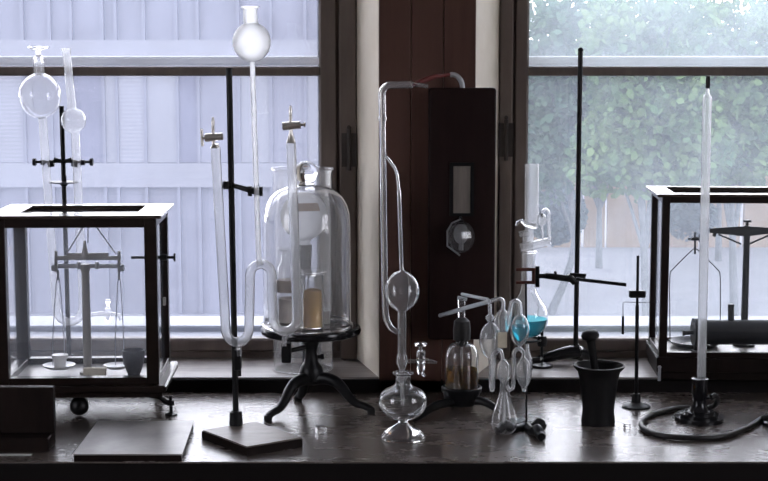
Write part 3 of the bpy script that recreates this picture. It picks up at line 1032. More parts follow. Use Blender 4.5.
m_ = MB()
gsweep(m_, [(402.5, 404, 1.8), (402.5, 384, 2.2), (402, 376, 6.4), (402, 371, 6.6), (402, 370, 3.2)] + bulb(402, 370, 402, 351, 5.8, 3.2, 4.4, 10) + line(402, 350, 402, 312, 4.4, 4) +
       bulb(402, 312, 402, 270, 17.8, 4.6, 2.2, 18, 1.15) + line(401.5, 268, 399, 192, 2.1, 6) + [(398.8, 189, 1.5), (397.3, 175, 1.5), (395, 168, 1.5), (388, 158.5, 1.6), (386, 157, 1.5)], YK, 22)
m_.build('bulb_column', 'tower_glass', tw)
m_ = MB()
spec = [(401, 331, 3)] + [(396, 331.5, 3.2), (391, 328, 3.3), (387, 321, 3.3), (385.5, 312, 3.3), (385, 300, 3.3)] + line(384.8, 290, 383, 160, 3.3, 8) + line(383, 150, 382.5, 121, 3.1, 3) + [(382.5, 120, 4.2), (382.5, 117, 4.2), (382.5, 116, 3.4)] + line(382.4, 112, 382, 96, 3.6, 3) + arc(391, 94, 9, 180, 90, 3.6, 8) + line(394, 85, 412, 84.5, 3.6, 4) + [(414, 84.4, 2.2), (428, 86.5, 2.0)]
gsweep(m_, spec, YK, 16)
m_.build('side_tube', 'tower_glass', tw)
m_ = MB()
pth = smooth_path([P(414, 85, YK), P(420, 82, YK + 0.06), P(434, 77, YK + 0.16), P(449, 74.5, YK + 0.30)], 6)
m_.sweep(pth, [0.0036 + 0.0026 * sin(pi * i / (len(pth) - 1)) for i in range(len(pth))], 12)
m_.build('rubber_tube', 'red_rubber', tw)
m_ = MB()
gsweep(m_, line(405, 361.5, 416, 361.2, 2.3, 3), YK, 12, t=0.0008)
gsweep(m_, [(428, 361, 2.2), (433, 362, 1.8), (437, 362.5, 1.2)], YK, 10, t=0.0006)
gsweep(m_, [(420.5, 374, 2.6), (420.8, 370, 4.2), (421, 352, 4.8), (421, 350.5, 4.2)], YK, 14, t=None)
gsweep(m_, [(416, 361.2, 2.6), (429, 361, 2.6)], YK, 12, t=None)
ck = m_.build('stopcock', 'glass', tw)
m_ = MB()
gsweep(m_, [(420.5, 351, 2.4), (420.6, 347, 2.0), (420.6, 345.5, 6.2), (420.6, 343.5, 7.0), (420.6, 342.5, 5.5)], YK, 14, t=None)
m_.build('stopcock_key', 'glass', ck)
m_ = MB()
gsweep(m_, [(421, 372, 1.7), (422, 373, 1.5), (425, 376, 1.4)], YK, 10, t=None)
m_.build('drip_tip', 'glass', ck)

# ================================================================== WALL CABINET on the pillar
YV = YW - 0.012
D = 0.055
YVf = YV - D
wx0, wx1 = P(428.5, 200, YVf).x, P(495.5, 200, YVf).x
wz0, wz1 = zat(340, YVf), zat(88, YVf)
wc = thing('wall_cabinet', 'tall dark wooden instrument board hung on the pillar between the windows', 'wall cabinet', ((wx0 + wx1) / 2, YV, wz0))
m_ = MB()
t_ = bmesh.new()
m_.box((wx0, YVf, wz0), (wx1, YV, wz1), 0.007, seg=3)
m_.build('body', 'cabinet_wood', wc)
m_ = MB()
s = px(YVf)
a, bb = P(453, 213, YVf), P(470.5, 166, YVf)
m_.box((a.x, YVf - 0.004, a.z), (bb.x, YVf, bb.z), 0.001)
spl = m_.build('scale_plate', 'plate', wc, smooth=False)
m_ = MB()
a, bb = P(449.5, 216, YVf), P(474, 162.5, YVf)
e = 3.0 * s
for lo, hi in (((a.x, a.z), (a.x + e, bb.z)), ((bb.x - e, a.z), (bb.x, bb.z)), ((a.x + e, a.z), (bb.x - e, a.z + e)), ((a.x + e, bb.z - e), (bb.x - e, bb.z))):
    m_.box((lo[0], YVf - 0.006, lo[1]), (hi[0], YVf, hi[1]), 0.0005)
m_.build('plate_frame', 'matte_black', spl, smooth=False)
m_ = MB()
YH = YVf - 0.028
gsweep(m_, bulb(461, 253, 461, 221, 14, 2.2, 3, 16), YH, 8, ends=('closed', 'closed'))
bgl = m_.build('bulb_globe', 'glass', wc, smooth=False)
m_ = MB()
gsweep(m_, [(461, 250, 2.6), (461, 244, 2.4)] + bulb(461, 244, 461, 224, 7.6, 2.4, 1.2, 12), YH, 16, ends=('closed', 'closed'))
m_.build('inner_bulb', 'white_glass', bgl)
m_ = MB()
rod(m_, 461, 220, 461, 224, 2.6, YH)
m_.cyl((P(461, 219, YH).x, YH, zat(219, YH)), (P(461, 219, YH).x, YVf, zat(219, YH)), 0.004)
m_.build('hook', 'iron', wc)
m_ = MB()
pth, rd = nodes([(461, 219, 0.9), (452, 223, 0.9), (447.3, 231, 1.0), (447.3, 246, 1.0), (460, 255.5, 1.0)], YH - 0.005)
m_.sweep(pth, rd, 8)
m_.build('glint_rod', 'white_glass', wc)  # pale rod added to draw the bright left outline of the globe
m_ = MB()
YN = YVf + 0.02
p0 = P(449, 74.2, YN)
pth, rd = nodes(arc(452, 88, 10.5, 100, 0, 2.6, 10, 13.5) + [(462.5, 91, 2.6)], YN)
m_.sweep(pth, rd, 14, 0.001)
m_.build('glass_nozzle', 'white_glass', wc)

# ================================================================== AMBER BOTTLE ON IRON TRIPOD
YL = 3.60
kl = px(YL)
xl_ = P(461.5, 390, YL).x
zl = lambda y: zat(y, YL)
it = thing('bottle_tripod', 'low black iron tripod ring holding the domed amber bottle', 'tripod stand', (xl_, YL, TZ))
m_ = MB()
m_.lathe((xl_, YL), [(0, zl(404)), (15 * kl, zl(404)), (17.5 * kl, zl(400)), (18.5 * kl, zl(393)), (20.5 * kl, zl(391)), (20.8 * kl, zl(387)), (19.8 * kl, zl(386)), (18.2 * kl, zl(386.5)), (17.6 * kl, zl(391)), (0, zl(392))], 32)
m_.build('ring', 'iron', it)
for fx, fy in ((414, 422.5), (501, 414), (452, 397)):
    foot = T(fx, fy)
    dv = Vector((foot.x - xl_, foot.y - YL, 0))
    m_ = MB()
    c0 = Vector((xl_, YL, 0))
    pth = smooth_path([c0 + dv * 0.12 + Vector((0, 0, zl(400))), c0 + dv * 0.55 + Vector((0, 0, TZ + 0.026)), c0 + dv * 0.9 + Vector((0, 0, TZ + 0.011)), c0 + dv + Vector((0, 0, TZ + 0.0075))], 5)
    n = len(pth)
    m_.sweep(pth, [0.0125 - 0.006 * i / (n - 1) for i in range(n)], 12)
    m_.build('leg', 'iron', it)
ab = thing('amber_bottle', 'domed glass bottle of amber liquid with black stopper and sloping glass stopcock tube', 'bottle', (xl_, YL, zl(392)))
m_ = MB()
prof = [(0, 391.4), (16.2, 391.4), (17, 389), (17, 360), (16.6, 354.5), (15.2, 349.5), (12.6, 345.5), (9, 343), (6.6, 342.2), (6.2, 340)]
m_.lathe((xl_, YL), sprof([(r * kl, zl(y)) for r, y in prof], 3), 36, t=0.0016)
m_.build('dome', 'glass', ab)
m_ = MB()
m_.lathe((xl_, YL), [(0, zl(390)), (15.4 * kl, zl(390)), (15.8 * kl, zl(388)), (15.8 * kl, zl(368.5)), (0, zl(368.5))], 36)
m_.build('liquid', 'yellow', ab)
m_ = MB()
m_.lathe((xl_, YL), [(0, zl(346)), (5 * kl, zl(346)), (6 * kl, zl(340)), (8.6 * kl, zl(339.6)), (9 * kl, zl(330)), (8 * kl, zl(321)), (4 * kl, zl(317.5)), (0, zl(317))], 24)
m_.build('stopper', 'rubber', ab)
m_ = MB()
gsweep(m_, [(461.5, 386, 1.5), (461.5, 343, 1.5)], YL, 10, t=0.0006)
m_.build('dip_tube', 'tube_glass', ab)
m_ = MB()
gsweep(m_, [(440, 315.5, 2.1, 0.10), (456, 310.8, 2.2, 0.03), (461, 309.3, 2.2, 0.0), (466, 307.8, 2.2, -0.03), (489, 301.5, 2.2, -0.215)], YL, 12, t=0.0009)
m_.build('sloping_tube', 'white_glass', ab)
m_ = MB()
gsweep(m_, [(461.5, 318, 3.2), (461.5, 316, 3.6), (461.5, 301, 3.9), (461.5, 299, 4.6), (461.5, 298, 3.0)], YL, 14, t=None)
ck = m_.build('stopcock', 'glass', ab)
m_ = MB()
gsweep(m_, [(457.5, 297.4, 1.8), (467, 299.3, 1.8)], YL, 10, t=None)
gsweep(m_, [(462, 294.2, 1.7, -0.01), (488, 299.5, 1.7, -0.1)], YL, 10, t=0.0008)
m_.build('stopcock_key', 'white_glass', ck)

# ================================================================== BULB TRAIN on claw-foot stand
YN = 3.41
s3 = thing('iron_stand', 'thin black rod stand with arched claw foot beside the glass bulb train', 'laboratory stand', T(527, 430), group='iron stands')
m_ = MB()
hub = P(526.5, 424, YN)
m_.cyl((hub.x, YN, hub.z), P(526, 283, YN), 1.05 * px(YN))
m_.build('rod', 'iron', s3)
for fx, fy, nm in ((498, 434.5, 0), (541, 440.5, 0), (543.5, 431.5, 0)):
    foot = T(fx, fy)
    m_ = MB()
    c0 = Vector((hub.x, YN, 0))
    dv = Vector((foot.x, foot.y, 0)) - c0
    pth = smooth_path([c0 - dv * 0.08 + Vector((0, 0, hub.z - 0.006)), c0 + dv * 0.4 + Vector((0, 0, hub.z - 0.007)), c0 + dv * 0.75 + Vector((0, 0, TZ + 0.02)), c0 + dv * 0.92 + Vector((0, 0, TZ + 0.0115)), c0 + dv * 1.04 + Vector((0, 0, TZ + 0.009))], 5)
    n = len(pth)
    m_.sweep(pth, [0.0125 - 0.003 * i / (n - 1) for i in range(n)], 14)
    m_.build('leg', 'iron', s3)

YM = T(504, 434).y
bt = thing('bulb_train', 'train of small glass absorption bulbs above a pear-shaped flask', 'glass apparatus', T(504, 434))
m_ = MB()
zf = TZ
fx_ = P(504, 430, YM).x
km = px(YM)
zm = lambda y: zat(y, YM)
zb_ = TZ + .0005
hh = zm(378) - zb_
prof = [(0, 0), (5.5, 0.0), (9, 0.025), (11.8, 0.09), (13.1, 0.19), (12.7, 0.31), (10.6, 0.45), (8, 0.58), (5.9, 0.70), (4.8, 0.80), (4.6, 0.95), (5.4, 1.0)]
m_.lathe((fx_, YM), sprof([(r * km, zb_ + hh * a) for r, a in prof], 4), 36, t=0.0011)
m_.build('pear_flask', 'glass', bt)
m_ = MB()
gsweep(m_, [(504, 428, 1.6), (504, 384, 1.7)] + bulb(504, 383, 502.6, 359, 7.3, 2.0, 2.2, 12, 1.2) + [(502.6, 358, 2.3), (502, 354, 2.3)] + arc(497.5, 355, 4.6, 0, 180, 2.3, 8, 5) + line(492.8, 357, 492.2, 388, 3.0, 3) + [(492, 391, 2.4), (492, 391.8, 1)], YM, 16, ends=('open', 'closed'))
m_.build('lower_bulb', 'train_glass', bt)
m_ = MB()
gsweep(m_, line(491.5, 388, 491, 360, 2.6, 3) + bulb(490.8, 359, 490, 322, 11.4, 2.8, 2.2, 16, 1.1) + bulb(490, 322, 490, 314, 4.6, 2.0, 2.0, 8) + line(490, 313, 489.8, 304, 2.0, 2), YM + 0.02, 20)
m_.build('large_bulb', 'train_glass', bt)
m_ = MB()
gsweep(m_, [(488, 302, 2.2)] + [(495, 299.7, 2.2)] + arc(499.5, 303, 3.8, 100, 0, 2.2, 6, 4) + line(503.3, 304, 503, 309, 2.3, 2) + bulb(503, 309, 501, 338, 8.6, 2.4, 3.0, 14, 1.1) + [(501, 350, 2.6)], YM + 0.045, 18)
m_.build('second_bulb', 'train_glass', bt)
m_ = MB()
gsweep(m_, [(509, 326, 2.2), (509.5, 316, 2.3), (511, 306, 2.4)] + arc(515.5, 305.5, 4.4, 180, 0, 2.5, 8, 4.5) + line(520, 307, 520, 314, 2.7, 2) + bulb(520, 314, 519.5, 346, 10, 2.8, 2.2, 16, 1.1) + [(519.5, 350, 2.0)], YM + 0.012, 20)
m_.build('upper_bulb', 'train_glass', bt)
m_ = MB()
gsweep(m_, [(507, 386, 2.3), (510, 390.5, 2.3), (512.8, 388, 2.3)] + line(513.4, 384, 514, 356, 2.3, 3) + arc(518.6, 354, 4.8, 180, 0, 2.3, 8, 5) + [(523.4, 357, 2.4)] + bulb(523.4, 357, 524, 388, 8.2, 2.6, 2.8, 14, 1.2) + [(524, 391, 2.2), (524, 392, 1.0)], YM + 0.0, 18, ends=('open', 'closed'))
m_.build('side_bulb', 'train_glass', bt)
m_ = MB()
gsweep(m_, [(527, 344, 1.9), (527.5, 352, 2.3)] + bulb(528, 353, 527.5, 377, 5.2, 2.4, 2.0, 10, 1.1) + [(527.5, 384, 1.8)], YM + 0.02, 14)
m_.build('end_tube', 'train_glass', bt)
m_ = MB()
a, bb = P(497.5, 347.5, YM + 0.004), P(507, 332.5, YM + 0.004)
m_.box((a.x, YM - 0.004, a.z), (bb.x, YM + 0.012, bb.z), 0.002)
m_.build('cork_block', 'cream', bt, smooth=False)
m_ = MB()
plathe(m_, 519.7, YM + 0.012, [(0, 342), (4, 339), (7, 334), (8.3, 329), (8.2, 325.5), (0, 325.5)], 20)
m_.build('blue_liquid', 'blue', bt)

# ================================================================== TALL STAND on the right sill, FLASK with blue liquid
YP = YG - 0.075
s4 = thing('iron_stand', 'tallest black iron stand with long splayed foot on the right window sill', 'laboratory stand', P(575, 360, YP), group='iron stands')
rb = P(575.5, 356, YP)
rb.z = ZS
m_ = MB()
m_.cyl((rb.x, YP, ZS + 0.04), P(580.5, 52, YP), 2.5 * px(YP), 2.5 * px(YP))
tpz = P(580.6, 50, YP)
m_.ball(tpz, 2.9 * px(YP))
m_.build('rod', 'iron', s4)
for fx, fy in ((537, 364, ), (589, 360), (578, 361.5)):
    foot = T(fx, fy, ZS) if fx != 578 else Vector((rb.x + 0.02, YP + 0.045, ZS))
    c0 = Vector((rb.x, YP, 0))
    dv = Vector((foot.x, foot.y, 0)) - c0
    m_ = MB()
    pth = smooth_path([c0 - dv * 0.1 + Vector((0, 0, ZS + 0.036)), c0 + dv * 0.25 + Vector((0, 0, ZS + 0.032)), c0 + dv * 0.7 + Vector((0, 0, ZS + 0.019)), c0 + dv * 1.0 + Vector((0, 0, ZS + 0.0105))], 5)
    n = len(pth)
    m_.sweep(pth, [0.020 - 0.010 * i / (n - 1) for i in range(n)], 14)
    m_.build('leg', 'lacquer', s4)
m_ = MB()
YPc = YP - 0.03
rod(m_, 572, 276, 585, 278, 3.6, YP - 0.012)
rod(m_, 568, 275, 575, 283, 3.4, YPc)
rod(m_, 545, 275.5, 572, 279, 3.2, YPc, r1=3.6)
rod(m_, 534, 276, 547, 276, 2.5, YPc)
rod(m_, 576, 279, 626, 284.7, 1.9, YPc)
rod(m_, 537.5, 266, 537.5, 287, 2.2, YPc)
rod(m_, 555, 271, 556, 276, 1.4, YPc)
rod(m_, 570, 274, 586, 275, 1.4, YPc - 0.006)
m_.build('clamp_arm', 'iron', s4)
m_ = MB()
zc0 = P(528, 277, YPc)
for yy in (269.5, 282.5):
    rod(m_, 516, yy, 534.5, yy, 1.7, YPc - 0.035)
    m_.cyl(P(534, yy, YPc - 0.035), P(534, yy, YPc + 0.0), 1.7 * px(YPc), seg=8)
rod(m_, 533.5, 268, 533.5, 284, 1.7, YPc - 0.035)
m_.build('jaw', 'rust', s4)

YO_ = YPc
fb_ = thing('round_flask', 'round glass flask with blue liquid and upright glass tube clamped before the right window', 'flask', P(527, 338, YO_))
ko = px(YO_)
m_ = MB()
xo = P(528, 310, YO_).x
zo = lambda y: zat(y, YO_)
pr = [(0, 338)] + [(20.5 * sin(pi * i / 16), 317 + 21 * cos(pi * i / 16)) for i in range(1, 13)] + [(9.5, 294), (7.9, 289), (7.5, 284), (7.5, 254), (8.6, 252.5), (8.6, 251)]
m_.lathe((xo, YO_), sprof([(r * ko, zo(y)) for r, y in pr], 3), 36, t=0.0014)
m_.build('flask_body', 'glass', fb_)
m_ = MB()
pr = [(0, 337.2)] + [(19.7 * sin(pi * i / 16), 317 + 20.2 * cos(pi * i / 16)) for i in range(1, 8)] + [(19.5, 318.5), (0, 318.5)]
m_.lathe((xo, YO_), [(r * ko, zo(y)) for r, y in pr], 36)
m_.build('blue_liquid', 'blue', fb_)
m_ = MB()
gsweep(m_, [(528, 268, 5.5), (528, 252, 5.9), (528, 235, 5.7), (529.5, 228, 4.5), (531, 222, 6.5), (531.5, 218, 7.2)] + line(531.5, 214, 532, 164, 7.3, 5), YO_, 20)
m_.build('upright_tube', 'silk_glass', fb_)
m_ = MB()
gsweep(m_, [(520, 248, 4.4), (522, 247.6, 4.6), (548, 241.5, 4.3), (550.5, 241, 4.0)], YO_ - 0.02, 16, ends=('closed', 'closed'))
gsweep(m_, [(549.5, 240, 1.9)] + line(549, 236, 548.5, 216, 1.8, 3) + arc(545.2, 214, 3.6, 0, 180, 1.8, 8, 4.5) + [(541.5, 217, 1.9)] + bulb(541.5, 213, 542, 226, 4.8, 1.9, 1.4, 10) + line(542.2, 227, 543, 241, 1.2, 2), YO_ - 0.02, 14)
m_.build('side_loop', 'silk_glass', fb_)
m_ = MB()
gsweep(m_, [(519, 234.5, 3.2), (521, 234, 3.4), (529, 233, 3.0)], YO_ - 0.02, 12, ends=('closed', 'open'))
gsweep(m_, [(516, 226, 1.0), (517.5, 222.5, 1.9), (521, 220.5, 1.7), (526, 224, 3.2), (536, 226.5, 3.0), (538, 226.7, 2.0)], YO_ - 0.02, 12, t=None)
m_.build('stopcock', 'cock_glass', fb_)

rs = thing('ring_support', 'small black iron ring support under the blue flask on the right sill', 'ring stand', P(541, 366, YO_))
m_ = MB()
zr = zo(339.5)
pth = [(xo + 13.5 * ko * cos(2 * pi * i / 28), YO_ + 13.5 * ko * sin(2 * pi * i / 28), zr) for i in range(29)]
m_.sweep(pth, 0.0028, 8)
m_.build('ring', 'iron', rs)
m_ = MB()
xr_ = P(542, 340, YO_).x
m_.cyl((xr_, YO_, ZS + 0.006), (xr_, YO_, zo(319)), 0.004)
m_.lathe((xr_, YO_), [(0, zo(347)), (4.5 * ko, zo(346)), (5.5 * ko, zo(341)), (4.5 * ko, zo(336)), (0, zo(335))], 14)
m_.build('post', 'iron', rs)
m_ = MB()
m_.lathe((xr_, YO_), [(0, ZS + .0003), (0.03, ZS + .0003), (0.03, ZS + .006), (0.008, ZS + .012), (0, ZS + .012)], 22)
m_.build('base', 'iron', rs)
m_ = MB()
rod(m_, 527, 361, 540, 360, 3.4, YO_ - 0.05)
rod(m_, 521, 362, 528, 361, 5.4, YO_ - 0.05)
m_.cyl(P(539, 360, YO_ - 0.05), P(541.5, 358, YO_), 0.004)
m_.build('knob', 'iron', rs)

# ================================================================== MORTAR AND PESTLE
YQ = T(598, 423).y
kq = px(YQ)
xq = P(598.5, 395, YQ).x
mo = MB()
zq = lambda y: zat(y, YQ)
b0 = TZ + .0004
pr = [(0, b0), (17.0, b0), (17.3, TZ + .006), (16.0, zq(412)), (16.4, zq(405)), (19.5, zq(380)), (21.5, zq(371)), (25.3, zq(367.5)), (26.2, zq(366)), (26, zq(364.8)), (24.4, zq(364.6)), (22.3, zq(368)), (18, zq(380)), (13.5, zq(408)), (0, zq(413))]
mo.lathe((xq, YQ), [(r * kq, z) for r, z in pr], 48)
tag(mo.build('mortar', 'mortar', origin=(xq, YQ, TZ)), 'black iron mortar flaring to a wide rim on the right of the bench', 'mortar')
pe = MB()
p0, p1 = Vector((xq + 0.006, YQ + 0.006, zq(411))), P(589.5, 330.5, YQ + 0.012)
dv = p1 - p0
pr = [(0, 6.0), (0.03, 7.2), (0.08, 7.0), (0.14, 4.6), (0.3, 3.9), (0.6, 3.8), (0.84, 4.2), (0.88, 5.0), (0.905, 8.6), (0.945, 9.3), (0.985, 7.6), (1.005, 4.0), (1.01, 1.5)]
pe.sweep([p0 + dv * a for a, r in pr], [r * kq for a, r in pr], 20)
tag(pe.build('pestle', 'mortar', origin=p0), 'black iron pestle with mushroom knob standing in the mortar', 'pestle')

# ================================================================== SMALL STAND WITH WIRE
p0 = T(636, 407)
YS = p0.y
s5 = thing('iron_stand', 'short black iron stand on a small round base between mortar and right glass case', 'laboratory stand', p0, group='iron stands')
ks = px(YS)
m_ = MB()
m_.lathe((p0.x, YS), [(0, TZ + .0003), (14.3 * ks, TZ + .0003), (14.3 * ks, TZ + .0035), (12.5 * ks, TZ + .006), (7 * ks, TZ + .009), (5 * ks, TZ + 0.013), (4.2 * ks, TZ + 0.03), (3, TZ + 0.034)] and
         [(0, TZ + .0003), (14.3 * ks, TZ + .0003), (14.3 * ks, TZ + .0035), (12.5 * ks, TZ + .006), (7 * ks, TZ + .009), (5 * ks, TZ + 0.013), (4.2 * ks, TZ + 0.03), (3 * ks, TZ + 0.034), (0, TZ + 0.034)], 28)
m_.build('base', 'iron', s5)
m_ = MB()
m_.cyl((p0.x, YS, TZ + .03), P(637.2, 305, YS), 1.9 * ks)
m_.cyl(P(637.2, 306, YS), P(638, 255.5, YS), 1.4 * ks)
m_.build('rod', 'iron', s5)
m_ = MB()
a, bb = P(629, 297.5, YS), P(645.5, 290.5, YS)
m_.box((a.x, YS - 0.008, a.z), (bb.x, YS + 0.008, bb.z), 0.002)
m_.build('clamp_block', 'iron', s5)
m_ = MB()
pth, _ = nodes([(654, 302.5, 1), (637, 302.3, 1), (624.5, 302, 1), (623, 303, 1), (623, 333, 1)], YS)
m_.sweep(pth, 0.0009, 6)
rod(m_, 623, 316, 622.8, 334, 1.3, YS)
m_.build('wire_arm', 'iron', s5)

# ================================================================== THERMOMETER TUBE ON TURNED BASE
p0 = T(699, 420)
YTt = p0.y
kt = px(YTt)
tt_ = thing('burette_stand', 'black turned stand on an oval stepped base holding the long upright glass tube', 'tube stand', p0)
m_ = MB()
for sc, h0, h1 in ((1.0, .0003, 0.010), (0.78, 0.010, 0.017), (0.6, 0.017, 0.023)):
    ring = []
    pts0 = [(25 * kt * sc * cos(2 * pi * i / 36) * (1 if True else 1), 0.078 * sc * 0.8 * sin(2 * pi * i / 36)) for i in range(36)]
    rot = 0.35
    pl = [(p0.x + a * cos(rot * 0) - 0, YTt + b_) for a, b_ in pts0]
    m_.prism(pl, TZ + h0, TZ + h1)
m_.build('base', 'lacquer', tt_)
m_ = MB()
zt_ = lambda y: zat(y, YTt)
m_.lathe((p0.x, YTt), [(0, TZ + .023), (11 * kt, TZ + .023), (9 * kt, TZ + 0.029), (7 * kt, zt_(404)), (6.5 * kt, zt_(399)), (8 * kt, zt_(394)), (8 * kt, zt_(384)), (8.4 * kt, zt_(382)), (8.4 * kt, zt_(378.5)), (5.6 * kt, zt_(378)), (5.5 * kt, zt_(392)), (0, zt_(393))], 24)
m_.cyl((p0.x + .01, YTt, zt_(397)), (p0.x + 9.5 * kt, YTt + .004, zt_(397.5)), 0.0052)
m_.build('socket', 'lacquer', tt_)
gt = thing('glass_tube', 'long upright frosted glass tube with black tip on the turned stand', 'glass tube', P(702, 391, YTt))
m_ = MB()
gsweep(m_, [(701, 391.5, 4.5)] + line(701.2, 388, 707, 105, 4.6, 14) + [(707.3, 98, 4.5), (707.5, 95.5, 3.6), (707.6, 94, 2.0), (707.8, 84, 1.4)], YTt, 18)
m_.build('tube', 'silk_glass', gt)
m_ = MB()
rod(m_, 707.8, 88.5, 708.2, 76, 2.2, YTt)
m_.build('cap', 'rubber', gt)

# rubber hose
hs = MB()
zh = TZ + 0.0072
r_ = 0.0068
hp = [P(711, 397.5, YTt + .004), P(715, 396, YTt + .01), T(717.5, 402, TZ + 0.03), T(714, 408, TZ + 0.03), T(703, 409, TZ + 0.034) + Vector((0, .06, -0.012))]
hp[2] = P(717.5, 400, YTt + 0.03)
hp[3] = P(713, 406.5, YTt + 0.055)
hp[4] = T(698, 409.0, zh)
for x, y in ((680, 409), (664, 412), (650, 416.5), (642, 423), (643, 429), (653, 434.5), (672, 438), (698, 439), (722, 437.5), (738, 432.5), (752, 426), (762, 419.5)):
    hp.append(T(x, y - 1, zh))
hp.append(T(768, 417, TZ + 0.02))
hp.append(T(778, 412, TZ + 0.032))
hs.sweep(smooth_path(hp, 6), r_, 12)
tag(hs.build('rubber_hose', 'rubber', origin=T(690, 430)), 'black rubber hose looping over the bench from the turned stand to the right edge', 'hose')
p1 = T(779, 425)
fo = MB()
fo.lathe((p1.x, p1.y), [(0, TZ + .0003), (16 * kt, TZ + .0003), (16 * kt, TZ + .007), (13.5 * kt, TZ + .012), (8 * kt, TZ + .016), (6 * kt, TZ + .026), (6 * kt, TZ + 0.024), (3.5 * kt, TZ + .026), (0, TZ + .026)], 24)
tag(fo.build('stand_foot', 'lacquer', origin=p1), 'black round foot cut off by the right edge, under the hose end', 'stand foot')

# ================================================================== RIGHT BALANCE CASE
YC2 = YW - 0.03
case2, W2, z0, z1, zt, pp = glass_case('balance_case', 'large dark wooden glazed case at the right edge holding a black beam balance', 658.5, 838, YC2, YG - YW + 0.03 - 0.034, 197, 357, 377, 8.0, radians(-3.2), recess=False, pane='case_pane_clear')
D2 = YG - YW + 0.03 - 0.034
z0 = ZS - TZ + 0.0006
MB().box((-0.006, -0.008, z0 + 0.02), (W2 + 0.006, D2 + 0.004, z1), 0.002).box((0.0, -0.003, z0), (W2, D2, z0 + 0.02), 0.002).build('base', 'dark_wood', case2, smooth=False)
MB().box((pp, pp, z1), (W2 - pp, D2 - pp, z1 + 0.003)).build('case_floor', 'board_paper', case2, smooth=False)
m_ = MB()
m_.cyl((0.001, -0.008, z0 - 0.002), (0.001, -0.008, z0 + 0.03), 0.004)
m_.ball((0.001, -0.008, z0 + 0.033), 0.005)
m_.build('corner_bolt', 'steel', case2)

YB2 = YC2 + D2 - 0.092
zf2 = TZ + z1 + 0.003
kb = px(YB2)
b2 = thing('beam_balance', 'black beam balance with tall column inside the right glass case', 'balance', P(745, 350, YB2))
m_ = MB()
xb2 = P(745, 300, YB2).x
zb2 = lambda y: zat(y, YB2)
m_.lathe((xb2, YB2), [(0, zf2), (11 * kb, zf2), (11 * kb, zf2 + .006), (5 * kb, zf2 + .012), (3.6 * kb, zb2(318)), (3.2 * kb, zb2(240)), (3.8 * kb, zb2(226)), (1.6 * kb, zb2(225)), (1.4 * kb, zb2(222.5)), (4 * kb, zb2(222)), (4 * kb, zb2(220)), (0, zb2(219.5))], 20)
m_.build('column', 'iron', b2)
m_ = MB()
pts = [(709.5, 228.5), (709.5, 232.8), (728, 234.5), (740, 236), (750, 236), (762, 234.5), (780.5, 232.8), (780.5, 228.5), (750, 226.5), (740, 226.5)]
vs = [[m_.bm.verts.new(P(x, y, YB2 - dy)) for x, y in pts] for dy in (0.008, 0.0145)]
n = len(pts)
m_.bm.faces.new(vs[0][::-1])
m_.bm.faces.new(vs[1])
for i in range(n):
    m_.bm.faces.new((vs[0][i], vs[0][(i + 1) % n], vs[1][(i + 1) % n], vs[1][i]))
m_.build('beam', 'iron', b2, smooth=False)
m_ = MB()
for sg in (-1, 1):
    rod(m_, 745 + sg * 4, 244, 745 + sg * 27, 234, 0.9, YB2, seg=8)
    rod(m_, 745 + sg * 30, 233, 745 + sg * 31, 236.5, 1.8, YB2 - 0.01, seg=8)
m_.build('brace', 'iron', b2)
for xo2 in (695, 795):
    m_ = MB()
    rod(m_, xo2, 232, xo2, 254, 1.0, YB2, seg=8)
    rod(m_, xo2 - 7, 239, xo2 + 5, 239, 0.8, YB2, seg=8)
    rod(m_, xo2 - 3.5, 238.8, xo2 + 4, 238.8, 2.0, YB2, seg=8)
    rod(m_, xo2 + 4.5, 235, xo2 + 4.5, 242, 0.8, YB2, seg=8)
    for sg in (-1, 1):
        pth = smooth_path([P(xo2, 248, YB2), P(xo2 + sg * 5, 252, YB2), P(xo2 + sg * 22, 269, YB2), P(xo2 + sg * 25, 275, YB2), P(xo2 + sg * 25.3, 300, YB2), P(xo2 + sg * 25, 341, YB2)], 4)
        m_.sweep(pth, 0.0014, 6)
    m_.build('pan_hanger', 'iron', b2)
    m_ = MB()
    plathe(m_, xo2, YB2, [(0, 349), (17, 348), (23, 343.5), (26, 341.5), (26, 340.5), (22.5, 342.5), (16, 346), (0, 347)], 32)
    m_.build('pan', 'iron', b2)
for xx in (695, 745 + 50):
    m_ = MB()
    c0 = P(xx, 345, YB2)
    m_.lathe((c0.x, YB2), [(0, zf2), (12 * kb, zf2), (12 * kb, zf2 + .004), (3 * kb, zf2 + .006), (3 * kb, zb2(349.2)), (0, zb2(349.2))], 20)
    m_.build('pan_rest', 'iron', b2)

YD = YC2 + 0.058
tb = thing('telescope_tube', 'thick black horizontal tube with short upright peg at the front of the right glass case', 'instrument tube', P(730, 356, YD))
kd = px(YD)
m_ = MB()
rod(m_, 698.5, 332.2, 800, 332.2, 12.6, YD, seg=32)
m_.build('barrel', 'matte_black', tb)
m_ = MB()
rod(m_, 693, 332.2, 699, 332.2, 14.2, YD, seg=32)
m_.build('flange', 'matte_black', tb)
m_ = MB()
rod(m_, 682.5, 333, 693.5, 332.4, 2.2, YD, seg=14)
rod(m_, 682.5, 333, 684.5, 332.9, 2.9, YD, seg=14)
m_.build('eyepiece', 'iron', tb)
m_ = MB()
rod(m_, 731, 322, 731, 304, 3.2, YD, seg=16)
m_.build('peg', 'iron', tb)
for xx in (695.8, 790):
    m_ = MB()
    c0 = P(xx, 350, YD)
    m_.box((c0.x - 0.005, YD - 0.008, zf2 + .0003), (c0.x + 0.005, YD + 0.008, zat(344, YD)), 0.001)
    m_.box((c0.x - 0.012, YD - 0.016, zf2 + .0003), (c0.x + 0.012, YD + 0.016, zf2 + 0.004), 0.001)
    m_.build('leg', 'iron', tb, smooth=False)

